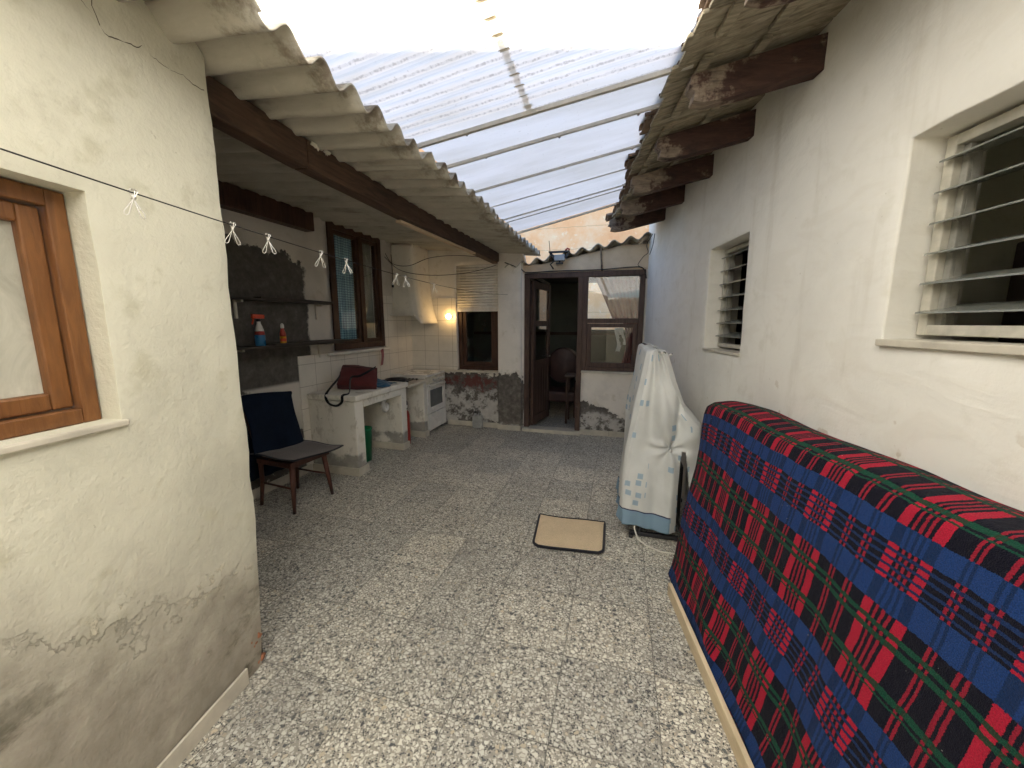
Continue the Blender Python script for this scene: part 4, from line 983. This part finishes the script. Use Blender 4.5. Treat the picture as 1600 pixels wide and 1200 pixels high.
# ------------------------------------------------------------------ on and under the counter
bgM = Matrix.Translation((-2.80, 3.60, .885)) @ Matrix.Rotation(math.atan2(.61, .79), 4, 'Z') @ Matrix.Rotation(R(-50), 4, 'X') @ Matrix.Rotation(R(9), 4, 'Y')
bg = thing('cool_bag', 'dark red canvas bag with black strap leaning on the counter', 'bag', (-2.80, 3.60, .865))
def puff(a, b, s):
    u, v = 2*a-1, 2*b-1; e = (1-abs(u)**5)*(1-abs(v)**5)
    return bgM @ Vector((.205*u*(1-.10*b)+.01*noise.noise(Vector((a*3, b*3, s))), s*(.035+.030*e)+.008*noise.noise(Vector((a*4, b*4, s*3))), .005+.30*b+.012*math.sin(a*5)*b))
m = MB(); m.grid(lambda a, b: puff(a, b, -1), 16, 12); m.grid(lambda a, b: puff(a, b, 1), 16, 12)
m.grid(lambda a, b: tuple(Vector(puff(a, 1, -1)).lerp(Vector(puff(a, 1, 1)), b)), 16, 2); m.grid(lambda a, b: tuple(Vector(puff(a, 0, -1)).lerp(Vector(puff(a, 0, 1)), b)), 16, 2)
m.grid(lambda a, b: tuple(Vector(puff(0, a, -1)).lerp(Vector(puff(0, a, 1)), b)), 12, 2); m.grid(lambda a, b: tuple(Vector(puff(1, a, -1)).lerp(Vector(puff(1, a, 1)), b)), 12, 2)
m.build('body', M['redbag'], bg)
def bp(*a): return bgM @ Vector(a)
st = MB(); pl = [bp(.17, -.060, .285), bp(.12, -.092, .20), bp(.02, -.096, .10), bp(-.07, -.080, .075), Vector((-2.715, 3.36, .880)), Vector((-2.715, 3.258, .868)), Vector((-2.725, 3.252, .80)), Vector((-2.80, 3.255, .755)), Vector((-2.90, 3.262, .78)), Vector((-2.95, 3.30, .87)), bp(-.20, -.04, .10), bp(-.19, -.03, .20)]
pts = []
for i in range(len(pl)-1):
    p0, p1, p2, p3 = pl[max(0, i-1)], pl[i], pl[i+1], pl[min(len(pl)-1, i+2)]
    for q in range(5):
        t = q/5; pts.append(.5*((2*p1)+(p2-p0)*t+(2*p0-5*p1+4*p2-p3)*t*t+(3*p1-p0-3*p2+p3)*t**3))
pts.append(pl[-1])
for i in range(len(pts)-1): st.bar(pts[i], pts[i+1]+(pts[i+1]-pts[i])*.15, .026, .004, up=(-.6, .7, .4))
st.build('strap', M['strap'], bg)
MB().tube([puff(a/12, 1, -1) for a in range(13)], .005, 6).build('piping', M['redbag'], bg); MB().tube([puff(0, 1-a/10, -1) for a in range(11)], .005, 6).build('piping', M['redbag'], bg); MB().tube([puff(1, 1-a/10, -1) for a in range(11)], .005, 6).build('piping', M['redbag'], bg)
hn = MB(); hn.tube([bp(-.12, 0, .29), bp(-.12, 0, .345), bp(-.02, 0, .35), bp(-.01, 0, .295)], .006); hn.build('handle', M['strap'], bg)
zp = MB(); zp.tube([bp(-.17+.034*i, -.058-.004*math.sin(i*.3), .262+.003*math.sin(i)) for i in range(11)], .003, 6); zp.build('zip', M['strap'], bg)
def crum(a, b): 
    return (-2.98+.36*a+.04*math.sin(b*6), 3.80+.34*b, .868+.035*abs(noise.noise(Vector((a*4, b*4, 1))))+.05*math.sin(math.pi*a)*math.sin(math.pi*b))
o = MB().grid(crum, 24, 24).build('folded_bag', M['bluetowel'], solid=.004); tag(rebase(o, (-2.8, 3.97, .865)), 'crumpled blue plastic bag lying on the counter behind the red bag', 'bag')
fp = thing('frying_pan', 'black frying pan with long handle at the far end of the counter', 'pan', (-2.86, 4.50, .82))
MB().lathe((-2.88, 4.50, .82), [(.001, 0), (.11, 0), (.14, .045), (.134, .045), (.107, .006), (.001, .006)], 28).build('bowl', M['iron'], fp)
h = MB(); h.bar((-2.94, 4.38, .86), (-3.02, 4.10, .885), .026, .014); h.build('handle', M['blackpl'], fp, bevel=.004)
gr = thing('stove_grate', 'black iron burner grate lying on the counter edge next to the stove', 'grate', (-2.74, 4.62, .82))
g = MB()
for i in range(4): g.tube([(-2.86+.055*i, 4.45, .84), (-2.86+.055*i, 4.74, .84)], .006, 6)
for yy in (4.47, 4.72): g.tube([(-2.88, yy, .832), (-2.67, yy, .832)], .006, 6)
for xx in (-2.86, -2.695):
    for yy in (4.47, 4.72): g.tube([(xx, yy, .818), (xx, yy, .84)], .006, 6)
g.build('bars', M['iron'], gr)
bn = thing('waste_bin', 'green plastic bin standing under the counter behind its end wall', 'bin', (-2.86, 3.72, 0))
MB().lathe((-2.86, 3.72, 0), [(.001, 0), (.088, 0), (.105, .37), (.112, .372), (.112, .39), (.102, .39), (.086, .012), (.001, .012)], 28).build('tub', M['green'], bn)
ex = thing('gas_cylinder', 'narrow red cylinder with dark top standing under the counter slab', 'cylinder', (-2.70, 4.40, 0))
MB().lathe((-2.70, 4.40, 0), [(.052, 0), (.056, .01), (.056, .40), (.045, .445), (.022, .47)], 22).build('body', M['redpl'], ex)
MB().lathe((-2.70, 4.40, .4702), [(.028, 0), (.036, .02), (.036, .10), (.02, .13)], 18).build('valve_cap', M['blackpl'], ex)
MB().lathe((-2.70, 4.40, .50), [(.0368, 0), (.0368, .035)], 18).build('label_band', M['whitepl'], ex)
o = MB().grid(lambda a, b: (-3.135+.01*math.sin(a*8+b*3), 4.56+.055*a+.012*math.sin(b*4), 1.235-.21*b+.02*a), 8, 10).build('cleaning_rag', M['pink'], solid=.004); tag(rebase(o, (-3.135, 4.59, 1.03)), 'pink rag hanging below the sill of the kitchen window', 'rag')
jg = thing('plastic_jug', 'cloudy plastic jug on the floor against the crumbling back wall', 'jug', (-2.06, 5.40, 0))
MB().box(-2.135, -1.985, 5.35, 5.455, .005, .20).build('body', M['jug'], jg, bevel=.018)
MB().lathe((-2.095, 5.40, .20), [(.03, 0), (.018, .03), (.018, .04)], 14).build('neck', M['jug'], jg); MB().lathe((-2.095, 5.40, .2402), [(.021, 0), (.021, .02)], 14).build('cap', M['blackpl'], jg)
h = MB(); h.tube([(-2.05, 5.40, .195), (-2.045, 5.40, .235), (-2.005, 5.40, .235), (-2.0, 5.40, .19)], .010); h.build('handle', M['jug'], jg)

# ------------------------------------------------------------------ floor mat
fm = thing('floor_mat', 'beige rectangular mat with dark bound edge lying on the terrazzo', 'mat', (-.31, 2.74, 0))
cs = [Vector((-.585, 2.955, 0)), Vector((-.545, 2.505, 0)), Vector((-.05, 2.535, 0)), Vector((-.056, 2.965, 0))]
def mp(a, b, z):
    c_ = max(0, b-.88)/.12; e_ = .07*(1-math.sqrt(max(0, 1-c_*c_))); a = e_+(1-2*e_)*a
    q = cs[0].lerp(cs[3], a).lerp(cs[1].lerp(cs[2], a), b); q.z = z+.006*noise.noise(Vector((a*2, b*2, 4)))*1.2+.006*(2*a-1)**4; return q
MB().grid(lambda a, b: mp(a, b, .013), 16, 40).build('felt', M['beige'], fm, solid=.012)
pts = []
N = 10
def rc(a, b): return mp(a, b, .014)
edge = [(0, 0)]+[(t/N, 0) for t in range(1, N)]+[(1, 0)]+[(1, t/24) for t in range(2, 25)]+[(1-t/N, 1) for t in range(1, N)]+[(0, 1-t/24) for t in range(0, 24)]
MB().tube([rc(*e) for e in edge], .0105, 8, True).build('binding', M['edge'], fm)

# ------------------------------------------------------------------ drying rack and its cloth
dk = thing('drying_rack', 'black metal clothes rack frame with floor bars hidden beneath a white cloth', 'rack', (.33, 3.15, 0))
for yy in (2.87, 3.55):
    r = MB(); r.bar((.13, yy, .022), (.60, yy, .022), .03, .03); r.bar((.14, yy-.002, .012), (.14, yy-.05, .012), .03, .024)
    r.tube([(.20, yy, .03), (.40, yy+.01, .86)], .012); r.tube([(.50, yy, .03), (.26, yy+.01, .9)], .012)
    r.build('base_frame', M['iron'], dk, bevel=.004)
r = MB(); r.tube([(.30, 2.87, .9), (.28, 2.82, 1.395)], .010); r.tube([(.26, 3.56, .9), (.215, 3.66, 1.41)], .010); r.tube([(.295, 2.80, 1.398), (.205, 3.72, 1.415)], .011)
r.build('rail', M['iron'], dk)
for a, b in ((.52, .54), (.12, .10)): MB().tube([(a, 2.90, .86), (b, 3.6, .86)], .009).build('wing', M['iron'], dk)
r = MB(); r.box(.20, .50, 2.98, 3.5, .10, .55); r.build('dark_filler', M['blackpl'], dk, bevel=.02)  # black box added so the space under the cloth looks dark
LV = [(1.425, .244, .250, 2.80, 3.71), (1.416, .192, .282, 2.785, 3.72), (1.395, .180, .298, 2.780, 3.73), (1.20, .150, .372, 2.800, 3.70), (1.0, .120, .470, 2.815, 3.66), (.89, .103, .575, 2.825, 3.62), (.80, .095, .585, 2.830, 3.60), (.45, .068, .585, 2.835, 3.57), (.11, .040, .60, 2.84, 3.55)]
def ringat(z):
    for (a, b) in zip(LV, LV[1:]):
        if b[0] <= z <= a[0]+1e-6:
            t = (a[0]-z)/(a[0]-b[0]); return [a[i]+(b[i]-a[i])*t for i in range(1, 5)]
    return list((LV[0] if z > 1 else LV[-1])[1:])
def rackp(a, b):
    z = 1.425-(1.425-.095)*b**.96
    xl, xr_, yn, yf = ringat(z)
    # a: 0..1 right far -> right near -> front -> left near -> left far -> back
    pts = [(xr_, yf-.1), (xr_+.01, yn+.04), (xr_-.02, yn), (xl+.03, yn+.01), (xl, yn+.05), (xl, yf), (xl+.08, yf+.04)]
    sg = [0, .28, .31, .57, .60, .95, 1.0]
    for i in range(6):
        if a <= sg[i+1]+1e-9:
            q = (a-sg[i])/(sg[i+1]-sg[i]); x = pts[i][0]+(pts[i+1][0]-pts[i][0])*q; y = pts[i][1]+(pts[i+1][1]-pts[i][1])*q; break
    f = .15+.85*b
    nx = .8*(.016*f*math.sin(a*47+2.5*math.sin(b*3))*(.4+noise.noise(Vector((a*4, 1, 3)))) + .010*f*math.sin(a*111+b*4)*max(0, b-.45))+.030*noise.noise(Vector((a*13, b*2.5, 3)))
    if .31 <= a <= .57:                          # folds drawn into the knot on the near side
        qx = x-.375; dz = z-.715; dd = math.hypot(qx, dz)
        g = math.exp(-(dd/.16)**2); y += .026*math.exp(-(dd/.05)**2)+.014*g*math.sin(6*math.atan2(dz, qx)+1+2*noise.noise(Vector((qx*9, dz*9, 1))))
        y += -.060*math.exp(-((qx+.06)/.06)**2)*math.exp(-((z-.93)/.20)**2) + .030*math.exp(-((qx-.045)/.022)**2)*math.exp(-((z-1.0)/.25)**2)
        if z < .70: y -= .028*math.exp(-((qx-.02)/.03)**2)
        y -= nx*1.3
    elif a > .6: x -= nx*1.4
    else: x += nx
    dip = .03*math.sin(a*11)*b**3 + (.05*b**4 if .60 < a < .95 else 0)
    return (x, y, z + dip*.6)
def uvr(a, b): return (a*2.0, (1-b)*1.35)
def slit(a, b):
    z = 1.425-(1.425-.095)*b**.96
    if z > .70: return a > .953
    w = .012+.060*(.70-z)/.6
    return .372-w < a < .372+.006 or a > .953
ck = MB().grid(rackp, 300, 110, uvr, skip=slit).build('rack_cloth', M['rackcloth'], solid=.0025)
tag(rebase(ck, (.33, 3.15, .095)), 'white cloth with pale blue squares and blue hem draped over a clothes rack', 'cloth')
for i, (x, y, z) in enumerate(((.275, 2.768, 1.402), (.330, 2.768, 1.392), (.375, 2.80, .715))):
    p = MB(); p.tube([(x-.012, y, z+.006), (x+.014, y-.006, z-.004)], .0045, 6); p.tube([(x-.010, y-.008, z-.008), (x+.012, y+.003, z+.006)], .004, 6)
    o = p.build('clothes_peg', M['steel'])
    tag(rebase(o, (x, y, z)), ('small grey peg on the left of the white cloth top corner', 'small grey peg on the right of the white cloth top corner', 'grey peg pinching the gathered knot halfway down the white cloth')[i], 'peg', 'pegs holding the white cloth')
wc = MB(); wc.tube([(.17, 2.90, .10), (.165, 2.86, .06), (.19, 2.80, .012), (.25, 2.73, .008), (.34, 2.68, .008), (.45, 2.68, .008), (.62, 2.72, .008)], .006, 8)
tag(rebase(wc.build('power_cable', M['wcable']), (.19, 2.8, 0)), 'white cable curving over the floor from under the white cloth', 'cable')

# ------------------------------------------------------------------ plaid blanket over an upright framed pane
PR = [(1.185, 1.075), (1.17, 1.128), (1.10, 1.142), (1.01, 1.130), (.970, 1.105), (.952, 1.060), (.935, .985), (.893, .78), (.845, .55), (.800, .33), (.768, .17), (.744, .085), (.729, .045)]
acc = [0]
for a, b in zip(PR, PR[1:]): acc.append(acc[-1]+math.hypot(b[0]-a[0], b[1]-a[1]))
TOT = acc[-1]
def prof(s):
    for i in range(len(PR)-1):
        if s <= acc[i+1]+1e-9:
            t = (s-acc[i])/(acc[i+1]-acc[i]); t2 = t
            return PR[i][0]+(PR[i+1][0]-PR[i][0])*t2, PR[i][1]+(PR[i+1][1]-PR[i][1])*t2
    return PR[-1]
RIDGE = acc[4]
YF, YN = 2.56, -.35
def blank(a, b):
    s = TOT*b; x, z = prof(s); y = YN+(YF-YN)*a
    low = max(0, (s-RIDGE)/(TOT-RIDGE))
    y += -.27*low*max(0, (a-.55)/.45)**2 + .012*math.sin(b*9)*max(0, (a-.8)/.2)
    z += (.020*(1-low)*(.6-a)) + .012*(1-low)*noise.noise(Vector((y*2.6, 7, 1))) - .030*max(0, (a-.93)/.07)**2*(1-low)
    endp = max(0, (a-.965)/.035); x += .035*endp**2*(.35+.65*(1-low))
    n = .010*low*math.sin(y*7.5+1.2*math.sin(y*2))+.010*low*math.sin(y*17+s*3)+.022*noise.noise(Vector((y*1.9, s*2.2, 0)))*min(1, .3+low)+.012*low*max(0, math.sin(y*4.1+s*5.5))**4+.009*low*max(0, math.sin(y*5.3-s*7+2))**6+.004*noise.noise(Vector((y*9, s*9, 5)))
    hem = max(0, (low-.86)/.14)
    x -= max(n, -.004-.02*(1-low)) + hem*(.004+.006*math.sin(y*23)+.008*noise.noise(Vector((y*6, 0, 8)))); z += hem*.012*math.sin(y*15)
    if z < .02: z = .02
    if z < .40: x = max(x, .728+.10*max(0, z-.08)+.006*math.sin(y*11))
    p = B(x, y, z); return p
bl = MB().grid(blank, 280, 130, lambda a, b: ((YN+(YF-YN)*a), TOT*b-RIDGE)).build('plaid_blanket', M['plaid'], solid=.007, off=1)
tag(rebase(bl, B(.97, 1.1, .02)), 'red, blue, green and black plaid fleece blanket draped over a tall upright panel', 'blanket')
fr = thing('framed_panel', 'tall glass panel with pale pine bottom rail leaning on edge under the plaid blanket', 'panel', B(.72, 1.0, 0), TH)
m = MB(); m.bar(B(.703, -.5, .040), B(.703, 2.16, .040), .022, .075); m.build('bottom_rail', M['rail'], fr, bevel=.003)
m = MB(); m.add([B(.738, -.5, .012), B(.738, 2.08, .012), B(.86, 2.06, .36), B(.86, -.5, .36), B(.748, -.5, .010), B(.748, 2.08, .010), B(.87, 2.06, .356), B(.87, -.5, .356)], [(0, 1, 2, 3), (7, 6, 5, 4), (0, 4, 5, 1), (1, 5, 6, 2), (2, 6, 7, 3), (3, 7, 4, 0)])
m.build('pane', M['greyp'], fr)

# ------------------------------------------------------------------ clothesline and steel clips
def camw(x, y, z):                                # a point given along the view's heading
    return Matrix.Rotation(CAM_YAW, 4, 'Z') @ Vector((x, y, z))
L0 = camw(-1.333*.86, 1.084*.86, 1.6+.449*.86); L1 = Vector((-1.583, 5.42, 2.008))
def line(t):
    p = L0.lerp(L1, t); p.z -= .085*4*t*(1-t)*(1-.0*t); return p
wr = MB(); wr.tube([line(i/40) for i in range(41)], .0022, 6)
tag(rebase(wr.build('clothesline', M['cable']), L0), 'thin dark clothesline wire stretched from the left wall to the back pillar', 'clothesline')
def line_at(px):                                  # parameter whose heading matches a bearing (radians right of the view axis)
    lo, hi = 0, 1
    for _ in range(50):
        m_ = (lo+hi)/2; q = Matrix.Rotation(-CAM_YAW, 4, 'Z') @ line(m_)
        if math.atan2(q.x, q.y) < px: lo = m_
        else: hi = m_
    return lo
clip = None
for (rx, ry), lab, tw in (((-.982, 1.061), 'steel wire clip on the clothesline before the bare cream wall', .5), ((-.723, 1.046), 'steel wire clip on the clothesline just right of the cream wall corner', .15), ((-.632, 1.042), 'steel wire clip on the clothesline against the dark cement, second right of the wall corner', .0), ((-.495, 1.036), 'steel wire clip on the clothesline before the left edge of the kitchen window', .3), ((-.430, 1.033), 'steel wire clip on the clothesline before the blue curtain', -.1), ((-.300, 1.028), 'left one of two close steel clips on the line right of the kitchen window', .2), ((-.277, 1.027), 'right one of two close steel clips on the line right of the kitchen window', -.2), ((-.203, 1.024), 'farthest steel clip on the line, tilted, before the hood', 1.1)):
    t = line_at(math.atan2(rx, ry)); p = line(t)
    if clip is None:
        m = MB()
        for s in (-1, 1):
            m.tube([(-s*.006, -.002*s, .010), (-s*.009, .002*s, .004), (-s*.002, s*.003, -.012), (s*.010, s*.002, -.034), (s*.022, 0, -.056), (s*.023, 0, -.064), (s*.018, 0, -.067), (s*.012, -s*.001, -.062), (s*.007, s*.001, -.040), (s*.000, s*.003, -.014), (-s*.003, 0, .003), (-s*.002, 0, .010)], .0014, 6, True)
        m.tube([(-.004, -.004, -.014), (.004, -.004, -.014), (.004, .004, -.016), (-.004, .004, -.016)], .0016, 6, True)
        o = clip = m.build('wire_clip', M['steel'])
    else:
        o = clip.copy(); COL.objects.link(o)
    o.location = p; o.rotation_euler = (.06*math.sin(tw*9), .12*math.sin(tw*5), CAM_YAW-math.atan2(rx, ry)+tw*.5); tag(o, lab, 'clip', 'steel clips on the clothesline')

# ------------------------------------------------------------------ cables, floodlight, odds and ends
def cab(name, pts, r, lab, mat='cable', cat='cable'):
    pl = [Vector(p) for p in pts]; out = []
    for i in range(len(pl)-1):
        p0, p1, p2, p3 = pl[max(0, i-1)], pl[i], pl[i+1], pl[min(len(pl)-1, i+2)]
        for q in range(6):
            t = q/6; out.append(.5*((2*p1)+(p2-p0)*t+(2*p0-5*p1+4*p2-p3)*t*t+(3*p1-p0-3*p2+p3)*t**3))
    out.append(pl[-1]); m = MB(); m.tube(out, r, 6); o = m.build(name, M[mat]); tag(rebase(o, pts[0]), lab, cat); return o
cab('hanging_cable', [(-3.16, 4.82, 2.55), (-3.10, 4.9, 2.42), (-2.9, 5.0, 2.40), (-2.6, 5.05, 2.50), (-2.2, 5.15, 2.53), (-1.76, 5.38, 2.50)], .004, 'upper black cable looping from the kitchen window to the pillar top')
cab('hanging_cable', [(-3.16, 4.80, 2.50), (-3.0, 4.95, 2.33), (-2.6, 5.1, 2.27), (-2.1, 5.25, 2.31), (-1.745, 5.41, 2.42)], .004, 'lower black cable sagging from the kitchen window to the pillar')
pc = cab('plug_cord', [(-3.17, 4.98, 2.56), (-3.165, 4.985, 2.35), (-3.165, 4.98, 2.16)], .0045, 'black cord ending in a plug beside the kitchen window', 'cable', 'cord')
m = MB(); m.lathe((-3.165, 4.98, 2.105), [(.010, 0), (.018, .012), (.016, .04), (.007, .06)], 12); m.build('plug', M['blackpl'], pc).matrix_parent_inverse = Matrix.Identity(4)
for c_ in pc.children: c_.data.transform(Matrix.Identity(4))
cab('loose_wire', [B(1.10, 4.80, 2.62), B(1.06, 4.9, 2.52), B(1.09, 4.95, 2.44), B(1.05, 5.0, 2.40), B(1.0, 5.05, 2.32), B(1.02, 5.05, 2.29)], .004, 'loose wire with kinked end hanging below the last rafter')
cab('loose_wire', [B(1.12, 4.80, 2.62), B(1.14, 4.95, 2.52), B(1.12, 5.0, 2.42)], .004, 'short straight wire hanging below the last rafter')
cab('frame_cable', [(-1.62, 5.41, 2.45), (-1.40, 5.44, 2.36), (-1.30, 5.47, 2.31), (-.9, 5.468, 2.315), (-.3, 5.468, 2.312), (.1, 5.468, 2.33), (.25, 5.468, 2.31), (.298, 5.468, 2.18)], .007, 'black cable running along the top of the door frame')
cab('drop_wire', [(-.95, 5.2, 2.665), (-.955, 5.3, 2.55), (-.98, 5.42, 2.46)], .004, 'thin wire dropping from the translucent roof edge to the back wall top')
fl_ = thing('floodlight', 'small grey floodlight with red wire on top of the back wall', 'floodlight', (-.83, 5.42, 2.42))
m = MB(); m.box(-.905, -.765, 5.35, 5.42, 2.435, 2.515); m.build('head', M['greyp'], fl_, bevel=.008)
m = MB(); m.box(-.985, -.70, 5.36, 5.43, 2.545, 2.565); m.bar((-.97, 5.40, 2.55), (-.90, 5.40, 2.47), .012, .03); m.bar((-.71, 5.40, 2.55), (-.765, 5.40, 2.47), .012, .03); m.box(-.88, -.79, 5.36, 5.41, 2.395, 2.413); m.box(-.845, -.825, 5.38, 5.40, 2.413, 2.435); m.build('bracket', M['iron'], fl_, bevel=.003)
m = MB(); m.tube([(-.76, 5.38, 2.57), (-.73, 5.37, 2.59), (-.70, 5.38, 2.575)], .012); m.build('connector', M['redpl'], fl_)
m = MB(); m.tube([(-.90, 5.40, 2.45), (-.97, 5.43, 2.40), (-.93, 5.45, 2.34)], .009); m.build('lead', M['cable'], fl_)
hk = thing('cable_hose', 'coil of black hose hanging in the dim room behind the near louvre window', 'hose', B(1.93, 1.62, 1.5), TH)
m = MB()
for i in range(5):
    q = Matrix.Translation(B(1.95+.012*(i % 2), 1.60, 1.62)) @ RB @ Matrix.Rotation(R(90), 4, 'Y')
    m.tube([q @ Vector((math.cos(t*2*math.pi/30)*(.20+.018*i)*1.25, math.sin(t*2*math.pi/30)*(.14+.016*i), .01*math.sin(t))) for t in range(30)], .013, 8, True)
m.build('coil', M['cable'], hk)
